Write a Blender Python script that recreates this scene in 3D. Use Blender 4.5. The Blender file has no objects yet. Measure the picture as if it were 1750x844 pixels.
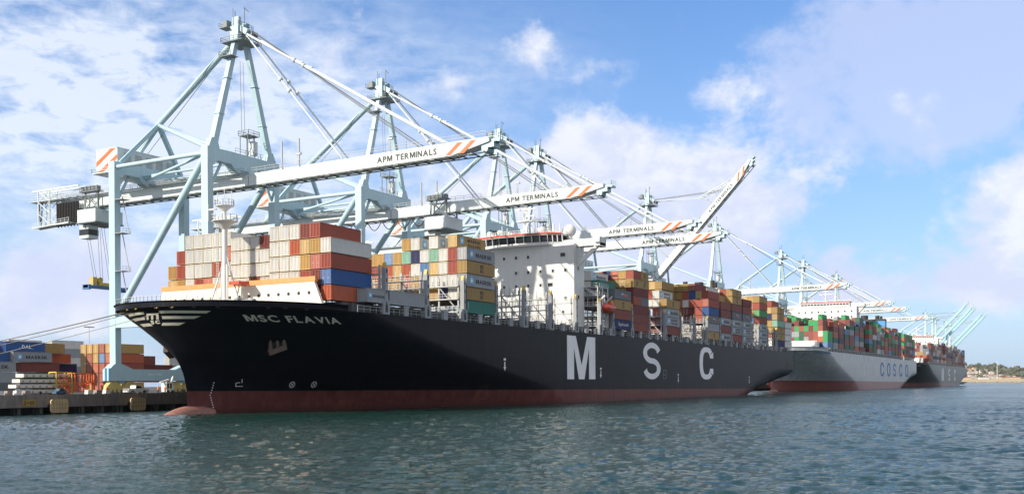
import bpy, bmesh, math, random
from mathutils import Vector, Matrix
random.seed(7)
R = math.radians
SC = bpy.context.scene
COL = SC.collection
# ---------------------------------------------------------------- camera, world, sun, exposure
# world axes: +X runs aft along the berth, +Y runs inland, Z=0 is the water
THETA = math.atan2(980, 1750)
cs, sn = math.cos(THETA), math.sin(THETA)
CAMX, CAMY, CAMZ = -cs*240, -sn*240, 4.7
cam_d = bpy.data.cameras.new('camera'); cam = bpy.data.objects.new('camera', cam_d); COL.objects.link(cam)
cam_d.sensor_width = 36; cam_d.sensor_fit = 'HORIZONTAL'; cam_d.lens = 36.0*1750/1750
cam_d.shift_y = 233.4/1750; cam_d.clip_end = 30000; cam_d.clip_start = 0.5
fw = Vector((cs, sn, 0)); rt = Vector((sn, -cs, 0)); up = Vector((0, 0, 1))
rho = 0.0065
r2 = rt*math.cos(rho) - up*math.sin(rho)
u2 = rt*math.sin(rho) + up*math.cos(rho)
mw = Matrix(((r2.x, u2.x, -fw.x, CAMX), (r2.y, u2.y, -fw.y, CAMY), (r2.z, u2.z, -fw.z, CAMZ), (0, 0, 0, 1)))
cam.matrix_world = mw
SC.camera = cam

SUN_EL = R(27); SUN_DIR_AZ = math.atan2(-0.45, 0.893)     # direction the light travels (in the XY plane)
ld = Vector((math.cos(SUN_DIR_AZ)*math.cos(SUN_EL), math.sin(SUN_DIR_AZ)*math.cos(SUN_EL), -math.sin(SUN_EL)))
sd = bpy.data.lights.new('sun', 'SUN'); sd.energy = 5.0; sd.angle = R(0.5); sd.color = (1.0, 0.91, 0.77)
so = bpy.data.objects.new('sun', sd); COL.objects.link(so)
so.rotation_euler = ld.to_track_quat('-Z', 'Y').to_euler(); so.location = (-200, 200, 300)

W = bpy.data.worlds.new('World'); SC.world = W; W.use_nodes = True
nt = W.node_tree; nt.nodes.clear()
def N(t, ty, **kw):
    n = t.nodes.new(ty)
    for k, v in kw.items(): setattr(n, k, v)
    return n
def mnode(t, op, a, b=None, clamp=False):
    n = t.nodes.new('ShaderNodeMath'); n.operation = op; n.use_clamp = clamp
    for i, v in enumerate((a, b)):
        if v is None: continue
        if isinstance(v, (int, float)): n.inputs[i].default_value = v
        else: t.links.new(v, n.inputs[i])
    return n.outputs[0]
def mixc(t, f, a, b, bt='MIX'):
    n = t.nodes.new('ShaderNodeMix'); n.data_type = 'RGBA'; n.blend_type = bt
    for i, v in ((0, f), (6, a), (7, b)):
        if isinstance(v, (int, float)): n.inputs[i].default_value = v
        elif isinstance(v, tuple): n.inputs[i].default_value = (*v, 1)
        else: t.links.new(v, n.inputs[i])
    return n.outputs[2]
sky = N(nt, 'ShaderNodeTexSky', sky_type='NISHITA', sun_disc=False, sun_elevation=SUN_EL, altitude=0, air_density=1.0, dust_density=0.6, ozone_density=2.5)
SUNPOS = -ld
sky.sun_rotation = math.atan2(SUNPOS.x, SUNPOS.y)
tc = N(nt, 'ShaderNodeTexCoord')
# direction -> (right, forward, up) of the quay view, then azimuth/elevation coordinates on the dome
def vdot(v):
    n = N(nt, 'ShaderNodeVectorMath', operation='DOT_PRODUCT'); nt.links.new(tc.outputs['Generated'], n.inputs[0]); n.inputs[1].default_value = v
    return n.outputs['Value']
dr, df, du = vdot(rt), vdot(fw), vdot(up)
az = mnode(nt, 'ARCTAN2', dr, df)          # radians, 0 straight along the view
el = mnode(nt, 'ARCSINE', du)
cx = N(nt, 'ShaderNodeCombineXYZ'); nt.links.new(az, cx.inputs[0]); nt.links.new(el, cx.inputs[1])
def wnoise(scale, detail, rough, sx=1, sy=1, off=(0, 0, 0), dist=0.0):
    m = N(nt, 'ShaderNodeMapping'); m.inputs['Scale'].default_value = (sx, sy, 1); m.inputs['Location'].default_value = off
    nt.links.new(cx.outputs[0], m.inputs[0])
    n = N(nt, 'ShaderNodeTexNoise'); nt.links.new(m.outputs[0], n.inputs['Vector'])
    n.inputs['Scale'].default_value = scale; n.inputs['Detail'].default_value = detail; n.inputs['Roughness'].default_value = rough; n.inputs['Distortion'].default_value = dist
    return n.outputs['Fac']
def blob(px, py, wx, wy, amp):
    u = (px-875)/1750; a0 = math.atan(u); e0 = math.atan((655.4-(px-875)*rho-py)/1750*math.cos(a0))
    sx = wx/1750*math.cos(a0); sy = wy/1750*math.cos(a0)
    a = mnode(nt, 'MULTIPLY', mnode(nt, 'SUBTRACT', az, a0), 1/sx); b = mnode(nt, 'MULTIPLY', mnode(nt, 'SUBTRACT', el, e0), 1/sy)
    d = mnode(nt, 'ADD', mnode(nt, 'MULTIPLY', a, a), mnode(nt, 'MULTIPLY', b, b))
    return mnode(nt, 'MULTIPLY', mnode(nt, 'POWER', 2.718, mnode(nt, 'MULTIPLY', d, -1.0)), amp)
def total(l):
    o = l[0]
    for q in l[1:]: o = mnode(nt, 'ADD', o, q)
    return o
n_big = wnoise(4.2, 8, 0.58, 1, 1.5, (3.1, 1.7, 0), 0.25)
n_puff = wnoise(9, 8, 0.62, 1, 1.2, (7.1, 2.7, 0), 0.1)
n_fine = wnoise(30, 6, 0.62, 0.8, 1.9, (1.1, 0.2, 0), 0.3)
n_mid = wnoise(11, 6, 0.55, 1, 1.4, (5, 9, 0), 0.2)
# bright cumulus bank
cum = total([blob(1070, 330, 200, 105, 1.0), blob(1190, 400, 190, 110, .85), blob(930, 400, 230, 150, .6), blob(1250, 140, 75, 80, .38), blob(1000, 230, 70, 40, .35), blob(760, 130, 60, 60, .38),
             blob(920, 80, 45, 45, .27), blob(1040, 110, 60, 40, .27), blob(1710, 370, 95, 80, .8), blob(1560, 490, 200, 45, .62), blob(1720, 500, 90, 60, .5),
             blob(130, 470, 260, 80, .95), blob(20, 550, 200, 50, .45), blob(700, 330, 200, 120, .5), blob(1020, 8, 70, 25, .3)])
cm = mnode(nt, 'ADD', cum, mnode(nt, 'MULTIPLY', mnode(nt, 'SUBTRACT', mnode(nt, 'ADD', mnode(nt,'MULTIPLY',n_puff,.75), mnode(nt,'MULTIPLY',n_big,.4)), .575), 3.0))
mr = N(nt, 'ShaderNodeMapRange', interpolation_type='SMOOTHSTEP'); nt.links.new(cm, mr.inputs[0]); mr.inputs[1].default_value = .22; mr.inputs[2].default_value = .74
cmask = mr.outputs[0]
veil = total([blob(1620, 190, 190, 75, .95), blob(1500, 60, 240, 90, .7), blob(1700, 90, 160, 90, .8), blob(1330, 250, 110, 160, .35), blob(1500, 420, 140, 60, .3)])
vm = mnode(nt, 'ADD', veil, mnode(nt, 'MULTIPLY', mnode(nt, 'SUBTRACT', mnode(nt, 'ADD', mnode(nt,'MULTIPLY',n_puff,.75), mnode(nt,'MULTIPLY',n_big,.5)), .62), 3.4))
mv = N(nt, 'ShaderNodeMapRange', interpolation_type='SMOOTHSTEP'); nt.links.new(vm, mv.inputs[0]); mv.inputs[1].default_value = .25; mv.inputs[2].default_value = .85; mv.inputs[4].default_value = .62
# thin mottled high cloud at the left
cir = total([blob(140, 210, 330, 200, 1.0), blob(420, 260, 260, 180, .75), blob(60, 60, 200, 80, .35), blob(620, 150, 160, 120, .35), blob(880, 130, 130, 90, .25)])
ci = mnode(nt, 'MULTIPLY', cir, mnode(nt, 'ADD', .55, mnode(nt, 'MULTIPLY', mnode(nt, 'SUBTRACT', mnode(nt, 'ADD', mnode(nt, 'MULTIPLY', n_fine, .85), mnode(nt,'MULTIPLY', n_mid,.5)), .6), 4.0)), True)
ci = mnode(nt, 'MULTIPLY', ci, .75)
# shaded (lilac grey) sides of clouds
shd = total([blob(120, 490, 300, 90, .9), blob(1150, 420, 300, 80, .7), blob(1000, 300, 90, 50, .4), blob(1560, 520, 240, 70, .8), blob(1330, 450, 160, 60, .7), blob(330, 60, 20, 20, 0.0)])
sh = mnode(nt, 'MULTIPLY', shd, mnode(nt, 'ADD', -.35, mnode(nt, 'MULTIPLY', n_mid, 2.3)), True)
CLB = (6.7, 6.8, 7.3); CLD = (4.7, 5.1, 6.8); CLC = (6.6, 7.0, 7.8)
hs = N(nt, 'ShaderNodeHueSaturation'); hs.inputs['Saturation'].default_value = 1.28; hs.inputs['Value'].default_value = 1.0; nt.links.new(sky.outputs[0], hs.inputs['Color'])
hz = mnode(nt, 'POWER', 2.718, mnode(nt, 'MULTIPLY', mnode(nt, 'MAXIMUM', el, 0.0), -4.0))
skyc = mixc(nt, mnode(nt, 'MULTIPLY', hz, .85), mixc(nt, 1.0, hs.outputs[0], (.98, 1.06, 1.28), 'MULTIPLY'), (3.5, 4.7, 6.5))
pf = N(nt, 'ShaderNodeMapRange', interpolation_type='SMOOTHSTEP'); nt.links.new(wnoise(14, 8, .62, 1, 1.3, (2.2, 6.4, 0), .15), pf.inputs[0]); pf.inputs[1].default_value = .40; pf.inputs[2].default_value = .62
ccol = mixc(nt, sh, mixc(nt, pf.outputs[0], CLB, (5.1, 5.5, 6.8)), CLD)
c1 = mixc(nt, ci, skyc, CLC)
c1 = mixc(nt, mv.outputs[0], c1, (4.7, 5.2, 6.9))
c2 = mixc(nt, mnode(nt, 'MULTIPLY', cmask, .92), c1, ccol)
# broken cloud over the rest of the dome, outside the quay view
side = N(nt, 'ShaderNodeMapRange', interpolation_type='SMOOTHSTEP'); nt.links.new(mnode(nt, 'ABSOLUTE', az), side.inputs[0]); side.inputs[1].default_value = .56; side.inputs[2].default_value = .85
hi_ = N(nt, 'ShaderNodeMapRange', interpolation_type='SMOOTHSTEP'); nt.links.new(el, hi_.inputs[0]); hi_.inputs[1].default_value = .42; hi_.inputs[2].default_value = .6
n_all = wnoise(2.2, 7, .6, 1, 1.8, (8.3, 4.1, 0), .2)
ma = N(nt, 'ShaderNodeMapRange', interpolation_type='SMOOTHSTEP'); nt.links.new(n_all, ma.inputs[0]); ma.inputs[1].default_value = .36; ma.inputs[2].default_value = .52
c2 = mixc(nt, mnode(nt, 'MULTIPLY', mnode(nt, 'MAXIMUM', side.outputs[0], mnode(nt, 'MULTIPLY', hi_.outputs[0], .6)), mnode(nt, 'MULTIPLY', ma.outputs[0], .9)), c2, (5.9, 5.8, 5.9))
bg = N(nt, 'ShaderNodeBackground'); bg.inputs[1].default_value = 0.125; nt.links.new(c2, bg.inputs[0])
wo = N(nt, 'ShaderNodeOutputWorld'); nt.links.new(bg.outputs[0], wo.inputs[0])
SC.view_settings.view_transform = 'Standard'; SC.view_settings.look = 'None'; SC.view_settings.gamma = 1; SC.view_settings.use_curve_mapping = False
SC.view_settings.exposure = 0.22

# ---------------------------------------------------------------- materials
MATS = {}
def mat(name, col, rough=.5, metal=0.0, var=.12, dirt=None, dirt_amt=.25, scale=.35, streak=True, spec=.5, bump=0.0):
    if name in MATS: return MATS[name]
    m = bpy.data.materials.new(name); m.use_nodes = True; t = m.node_tree; b = t.nodes['Principled BSDF']
    b.inputs['Roughness'].default_value = rough; b.inputs['Metallic'].default_value = metal
    b.inputs['Specular IOR Level'].default_value = spec
    c = N(t, 'ShaderNodeTexCoord'); geo = N(t, 'ShaderNodeNewGeometry'); oi = N(t, 'ShaderNodeObjectInfo')
    mp = N(t, 'ShaderNodeMapping'); t.links.new(geo.outputs['Position'], mp.inputs[0]); mp.inputs['Scale'].default_value = (1, 1, .22 if streak else 1)
    n = N(t, 'ShaderNodeTexNoise'); t.links.new(mp.outputs[0], n.inputs['Vector']); n.inputs['Scale'].default_value = scale*3; n.inputs['Detail'].default_value = 6; n.inputs['Roughness'].default_value = .65
    r1 = N(t, 'ShaderNodeMapRange'); t.links.new(n.outputs['Fac'], r1.inputs[0]); r1.inputs[1].default_value = .3; r1.inputs[2].default_value = .7; r1.inputs[3].default_value = 1-var; r1.inputs[4].default_value = 1+var*.6
    rv = N(t, 'ShaderNodeMapRange'); t.links.new(oi.outputs['Random'], rv.inputs[0]); rv.inputs[3].default_value = 1-var*.8; rv.inputs[4].default_value = 1+var*.5
    mul = mnode(t, 'MULTIPLY', r1.outputs[0], rv.outputs[0])
    cc = N(t, 'ShaderNodeCombineColor')
    for i in range(3): t.links.new(mul, cc.inputs[i])
    o = mixc(t, 1.0, col, cc.outputs[0], 'MULTIPLY')
    if dirt:
        n2 = N(t, 'ShaderNodeTexNoise'); t.links.new(mp.outputs[0], n2.inputs['Vector']); n2.inputs['Scale'].default_value = scale*7; n2.inputs['Detail'].default_value = 8; n2.inputs['Roughness'].default_value = .7
        r3 = N(t, 'ShaderNodeMapRange'); t.links.new(n2.outputs['Fac'], r3.inputs[0]); r3.inputs[1].default_value = .54; r3.inputs[2].default_value = .72; r3.inputs[3].default_value = 0; r3.inputs[4].default_value = dirt_amt
        o = mixc(t, r3.outputs[0], o, dirt)
    t.links.new(o, b.inputs['Base Color'])
    if bump:
        bp = N(t, 'ShaderNodeBump'); bp.inputs['Strength'].default_value = bump; bp.inputs['Distance'].default_value = .1; t.links.new(n.outputs['Fac'], bp.inputs['Height']); t.links.new(bp.outputs[0], b.inputs['Normal'])
    MATS[name] = m
    return m
RUST = (.20, .075, .03); GRIME = (.12, .10, .08)
crane_m = mat('crane_pale_blue_paint', (.43, .60, .66), .45, var=.08, dirt=(.35, .38, .38), dirt_amt=.25)
boom_m = mat('boom_white_paint', (.64, .71, .71), .45, var=.08, dirt=(.40, .36, .28), dirt_amt=.35)
crane_dk = mat('crane_grey_gear', (.20, .23, .24), .6, var=.25, dirt=RUST, dirt_amt=.3)
white_m = mat('ship_white_paint', (.72, .72, .70), .5, var=.06, dirt=(.45, .36, .28), dirt_amt=.25)
cream_m = mat('cream_paint', (.80, .74, .62), .5, var=.05, dirt=(.5, .4, .3), dirt_amt=.2)
orange_m = mat('orange_paint', (.58, .12, .015), .5)
redor_m = mat('red_orange_paint', (.60, .07, .03), .5)
black_m = mat('black_rubber', (.015, .015, .016), .6)
glass_m = mat('dark_window_glass', (.02, .025, .03), .15, var=.1)
grey_m = mat('ship_grey_paint', (.30, .32, .34), .55, dirt=RUST, dirt_amt=.3, var=.15)
ltgrey_m = mat('light_grey_paint', (.48, .49, .48), .55, dirt=(.3, .2, .12), dirt_amt=.35, var=.15)
yellow_m = mat('yellow_paint', (.60, .42, .06), .5, dirt=RUST, dirt_amt=.3)
tan_m = mat('bogie_yellow_paint', (.60, .47, .16), .6, dirt=(.1, .08, .05), dirt_amt=.6, var=.25)
text_w = mat('white_lettering', (.88, .87, .86), .6, var=.08)
text_c = mat('cream_lettering', (.74, .72, .60), .6, var=.1)
text_k = mat('black_lettering', (.03, .035, .04), .6)
text_b = mat('blue_lettering', (.04, .20, .48), .6)
sky_b = mat('light_blue_mark', (.16, .45, .68), .6)
conc_m = mat('quay_concrete', (.30, .26, .225), .9, var=.3, dirt=(.06, .05, .04), dirt_amt=.7, scale=.5, bump=.3)
conc_d = mat('pile_concrete', (.10, .095, .085), .9, var=.3)
tanfend = mat('tan_fender_pad', (.62, .45, .24), .8, var=.25, dirt=(.2, .12, .06), dirt_amt=.6, scale=.8)
orangev = mat('hi_vis_orange', (.9, .18, .03), .7)
blue_m = mat('blue_paint', (.04, .16, .38), .5)
rope_m = mat('mooring_rope', (.42, .38, .30), .8)
wire_m = mat('steel_wire', (.10, .11, .12), .5)

# ---------------------------------------------------------------- helpers
ORG = {}
def tag(o, label=None, cat=None, group=None, kind=None):
    if label: o['label'] = label
    if cat: o['category'] = cat
    if group: o['group'] = group
    if kind: o['kind'] = kind
    return o
def empty(name, loc, label=None, cat=None, group=None):
    o = bpy.data.objects.new(name, None); COL.objects.link(o); o.location = loc; ORG[o.name] = Vector(loc)
    return tag(o, label, cat, group)
class MB:
    def __init__(s): s.v = []; s.f = []; s.m = []; s.mats = []; s.smooth = []
    def mi(s, m):
        if m not in s.mats: s.mats.append(m)
        return s.mats.index(m)
    def add(s, vs, fs, m=None, sm=False):
        k = len(s.v); s.v += [Vector(v) for v in vs]; i = s.mi(m)
        for f in fs: s.f.append([k+a for a in f]); s.m.append(i); s.smooth.append(sm)
    def box(s, x0, x1, y0, y1, z0, z1, m=None):
        s.add([(x0,y0,z0),(x1,y0,z0),(x1,y1,z0),(x0,y1,z0),(x0,y0,z1),(x1,y0,z1),(x1,y1,z1),(x0,y1,z1)],
              [(0,3,2,1),(4,5,6,7),(0,1,5,4),(1,2,6,5),(2,3,7,6),(3,0,4,7)], m)
    def tube(s, a, b, r, n=8, r1=None, m=None, cap=True):
        a = Vector(a); b = Vector(b); d = (b-a)
        if d.length < 1e-6: return
        d.normalize(); u = d.orthogonal().normalized(); w = d.cross(u); r1 = r if r1 is None else r1
        vs = [a+(u*math.cos(2*math.pi*i/n)+w*math.sin(2*math.pi*i/n))*r for i in range(n)] + [b+(u*math.cos(2*math.pi*i/n)+w*math.sin(2*math.pi*i/n))*r1 for i in range(n)]
        fs = [(i, (i+1) % n, n+(i+1) % n, n+i) for i in range(n)]
        s.add(vs, fs, m, n > 5)
        if cap: s.add(vs, [tuple(range(n))[::-1], tuple(range(n, 2*n))], m)
    def beam(s, a, b, w, h=None, w1=None, h1=None, m=None, side=None):
        a = Vector(a); b = Vector(b); h = h or w; w1 = w1 or w; h1 = h1 or h
        d = (b-a).normalized(); sd_ = Vector(side) if side else (Vector((0, 0, 1)).cross(d))
        if sd_.length < 1e-4: sd_ = Vector((1, 0, 0))
        sd_ = (sd_ - d*sd_.dot(d)).normalized(); q = d.cross(sd_).normalized()
        vs = [a+sd_*(x*w/2)+q*(y*h/2) for x, y in ((-1,-1),(1,-1),(1,1),(-1,1))] + [b+sd_*(x*w1/2)+q*(y*h1/2) for x, y in ((-1,-1),(1,-1),(1,1),(-1,1))]
        s.add(vs, [(0,3,2,1),(4,5,6,7),(0,1,5,4),(1,2,6,5),(2,3,7,6),(3,0,4,7)], m)
    def prism(s, pts, axis, c0, c1, m=None):
        def P(p, c):
            return (c, p[0], p[1]) if axis == 'x' else (p[0], c, p[1]) if axis == 'y' else (p[0], p[1], c)
        n = len(pts); vs = [P(p, c0) for p in pts]+[P(p, c1) for p in pts]
        s.add(vs, [tuple(range(n)), tuple(range(n, 2*n))[::-1]]+[(i, n+i, n+(i+1) % n, (i+1) % n) for i in range(n)], m)
    def sphere(s, c, r, n=16, k=10, m=None, sz=1, sx=1, sy=1):
        vs = [(c[0]+r*sx*math.sin(math.pi*j/k)*math.cos(2*math.pi*i/n), c[1]+r*sy*math.sin(math.pi*j/k)*math.sin(2*math.pi*i/n), c[2]+r*sz*math.cos(math.pi*j/k)) for j in range(k+1) for i in range(n)]
        s.add(vs, [(j*n+i, (j+1)*n+i, (j+1)*n+(i+1) % n, j*n+(i+1) % n) for j in range(k) for i in range(n)], m, True)
    def rail(s, pts, h=1.1, step=2.5, r=.05, m=None, bars=2):
        for a, b in zip(pts[:-1], pts[1:]):
            a = Vector(a); b = Vector(b); L = (b-a).length; n = max(1, int(L/step))
            for q in range(1, bars+1): s.tube(a+Vector((0,0,h*q/bars)), b+Vector((0,0,h*q/bars)), r, 4, m=m, cap=False)
            for i in range(n+1): p = a.lerp(b, i/n); s.tube(p, p+Vector((0,0,h)), r, 4, m=m, cap=False)
    def mesh(s, name, material, org=Vector((0,0,0))):
        me = bpy.data.meshes.new(name)
        me.from_pydata([tuple(v-org) for v in s.v], [], s.f)
        for mm in s.mats: me.materials.append(mm or material)
        me.polygons.foreach_set('material_index', s.m); me.polygons.foreach_set('use_smooth', s.smooth)
        bm = bmesh.new(); bm.from_mesh(me); bmesh.ops.recalc_face_normals(bm, faces=bm.faces); bm.to_mesh(me); bm.free()
        me.update(); return me
    def build(s, name, material, parent=None, **kw):
        org = ORG[parent.name] if parent else kw.pop('org', Vector((0,0,0)))
        o = bpy.data.objects.new(name, s.mesh(name, material, org)); COL.objects.link(o)
        if parent: o.parent = parent; ORG[o.name] = org
        else: o.location = org; ORG[o.name] = Vector(org)
        return tag(o, kw.get('label'), kw.get('cat'), kw.get('group'), kw.get('kind'))
def kids(o): return [c for c in COL.objects if c.parent == o]
KID = {}
def copy_tree(o, parent=None, childmap=None):
    if childmap is None:
        childmap = {}
        for c in COL.objects:
            if c.parent: childmap.setdefault(c.parent.name, []).append(c)
    c = o.copy(); COL.objects.link(c); c.parent = parent
    for ch in childmap.get(o.name, []): copy_tree(ch, c, childmap)
    return c
TXT = {}
CUST = {'M': (1.15, [(0,0),(.21,0),(.21,.62),(.42,0),(.58,0),(.79,.62),(.79,0),(1,0),(1,1),(.72,1),(.5,.38),(.28,1),(0,1)]),
        'm': (1.25, [(0,0),(.19,0),(.19,.74),(.405,.74),(.405,0),(.595,0),(.595,.74),(.81,.74),(.81,0),(1,0),(1,.86),(.88,1),(0,1)]),
        'N': (.95, [(0,0),(.24,0),(.24,.62),(.72,0),(1,0),(1,1),(.76,1),(.76,.38),(.28,1),(0,1)]),
        'W': (1.3, [(0,1),(.2,0),(.38,0),(.5,.6),(.62,0),(.8,0),(1,1),(.82,1),(.7,.35),(.58,1),(.42,1),(.3,.35),(.18,1)])}
GL = {}
def one_glyph(ch, bold):
    key = (ch, bold)
    if key not in GL:
        if ch in CUST:
            w, pts = CUST[ch]; GL[key] = ([(x*w*.72, y*.72) for x, y in pts] if ch != 'm' else [(x*w*.54, y*.54) for x, y in pts], [tuple(range(len(pts)))])
        else:
            c = bpy.data.curves.new('lettering', 'FONT'); c.body = ch; c.size = 1; c.offset = bold; c.resolution_u = 3
            o = bpy.data.objects.new('lettering', c); COL.objects.link(o)
            dg = bpy.context.evaluated_depsgraph_get(); me = bpy.data.meshes.new_from_object(o.evaluated_get(dg))
            vs = [v.co.copy() for v in me.vertices]; fs = [tuple(p.vertices) for p in me.polygons]
            COL.objects.unlink(o); bpy.data.objects.remove(o); bpy.data.meshes.remove(me)
            x0 = min(v.x for v in vs); k = 1.12 if ch.isupper() and ch not in 'I' else 1.0
            GL[key] = ([((v.x-x0)*k, v.y) for v in vs], fs)
    return GL[key]
def text_geo(txt, bold=0.0, spacing=1.0):
    """letters laid out one by one; verts/faces in a unit box centred on the origin, plus the aspect ratio"""
    key = (txt, bold, spacing)
    if key not in TXT:
        vs = []; fs = []; x = 0
        for ch in txt:
            if ch == ' ': x += .38*spacing; continue
            g, f = one_glyph(ch, bold); k = len(vs); w = max(v[0] for v in g)
            vs += [(v[0]+x, v[1]) for v in g]; fs += [tuple(i+k for i in q) for q in f]; x += w+.11*spacing
        x0 = min(v[0] for v in vs); x1 = max(v[0] for v in vs); y0 = min(v[1] for v in vs); y1 = max(v[1] for v in vs)
        TXT[key] = ([((v[0]-x0)/(x1-x0)-.5, (v[1]-y0)/(y1-y0)-.5) for v in vs], fs, (x1-x0)/(y1-y0))
    return TXT[key]
def put_text(mb, txt, origin, right, upv, width, height, bold=0.02, m=None, fn=None, spacing=1.0):
    vs, fs, asp = text_geo(txt, bold, spacing)
    if width is None: width = height*asp
    o = Vector(origin); r = Vector(right); u = Vector(upv)
    mb.add([o+r*(x*width)+u*(y*height) for x, y in vs], fs, m)
def cutgrid(vs2, fs, step):
    """flat 2D polygons cut along x so they can wrap a curved hull"""
    bm = bmesh.new(); bv = [bm.verts.new((x, y, 0)) for x, y in vs2]
    for f in fs:
        try: bm.faces.new([bv[i] for i in f])
        except ValueError: pass
    bm.normal_update(); bmesh.ops.triangulate(bm, faces=bm.faces[:])
    x0 = min(v[0] for v in vs2); x1 = max(v[0] for v in vs2); x = x0+step
    while x < x1:
        g = bm.verts[:]+bm.edges[:]+bm.faces[:]
        bmesh.ops.bisect_plane(bm, geom=g, plane_co=(x, 0, 0), plane_no=(1, 0, 0)); x += step
    y0 = min(v[1] for v in vs2); y1 = max(v[1] for v in vs2); y = y0+step
    while y < y1:
        g = bm.verts[:]+bm.edges[:]+bm.faces[:]
        bmesh.ops.bisect_plane(bm, geom=g, plane_co=(0, y, 0), plane_no=(0, 1, 0)); y += step
    bm.verts.ensure_lookup_table(); bm.verts.index_update()
    V = [(v.co.x, v.co.y) for v in bm.verts]; F = [tuple(v.index for v in f.verts) for f in bm.faces]; bm.free()
    return V, F
def cw(X, Z): return (CAMX+sn*X+cs*Z, CAMY-cs*X+sn*Z)
# ---------------------------------------------------------------- hull form (shared by the three ships), distances aft of the first ship's reference
def interp(tab, x):
    if x <= tab[0][0]: return tab[0][1]
    for (a, fa), (b, fb) in zip(tab[:-1], tab[1:]):
        if x <= b: return fa+(fb-fa)*(x-a)/(b-a)
    return tab[-1][1]
STEM = [(-3, -74), (0, -77), (4, -77.1), (6.7, -77.8), (9.5, -79.2), (12.9, -81.5), (16.5, -84.6), (19.2, -87)]
SHO = [(-3, 35), (0, 30), (4, 20), (11, -20), (17, -48), (19.2, -57)]
BEX = [(-3, 1.2), (0, 1.15), (4, 1.05), (9, .80), (13, .62), (17, .52), (19.2, .5)]
AEX = [(0, 1.5), (4, 1.6), (12, 1.9), (19.2, 2.0)]
SEND = [(-3, 222), (0, 234), (5, 258), (8, 264), (30, 264)]
HB = 24.0
def half(s, z):
    st = interp(STEM, z); sh = interp(SHO, z); se = interp(SEND, z)
    if s <= st: return 0.0
    b = HB
    if s < sh:
        xi = (s-st)/(sh-st); b = HB*(1-(1-xi)**interp(AEX, z))**interp(BEX, z)
    L = 60
    if z < 9 and s > se-L:
        x = min(1, (s-(se-L))/L); b *= 1-(x**2.5)*.8*(1-max(z, 0)/9)
    return b
def arc_point(a, z):
    """point on the hull at signed distance a from the stem line (negative = far side), height z"""
    st = interp(STEM, z); sgn = 1 if a >= 0 else -1; a = abs(a); d = 0.0; s = st; b = 0.0; k = 0
    while True:
        k += 1; ns = s+(.01 if k < 40 else .05 if k < 120 else .25); nb = half(ns, z); e = math.hypot(ns-s, nb-b)
        if d+e >= a or k > 3000:
            f = (a-d)/e if e else 0; s += (ns-s)*f; b += (nb-b)*f; break
        d += e; s, b = ns, nb
    return s, HB-sgn*b
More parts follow.
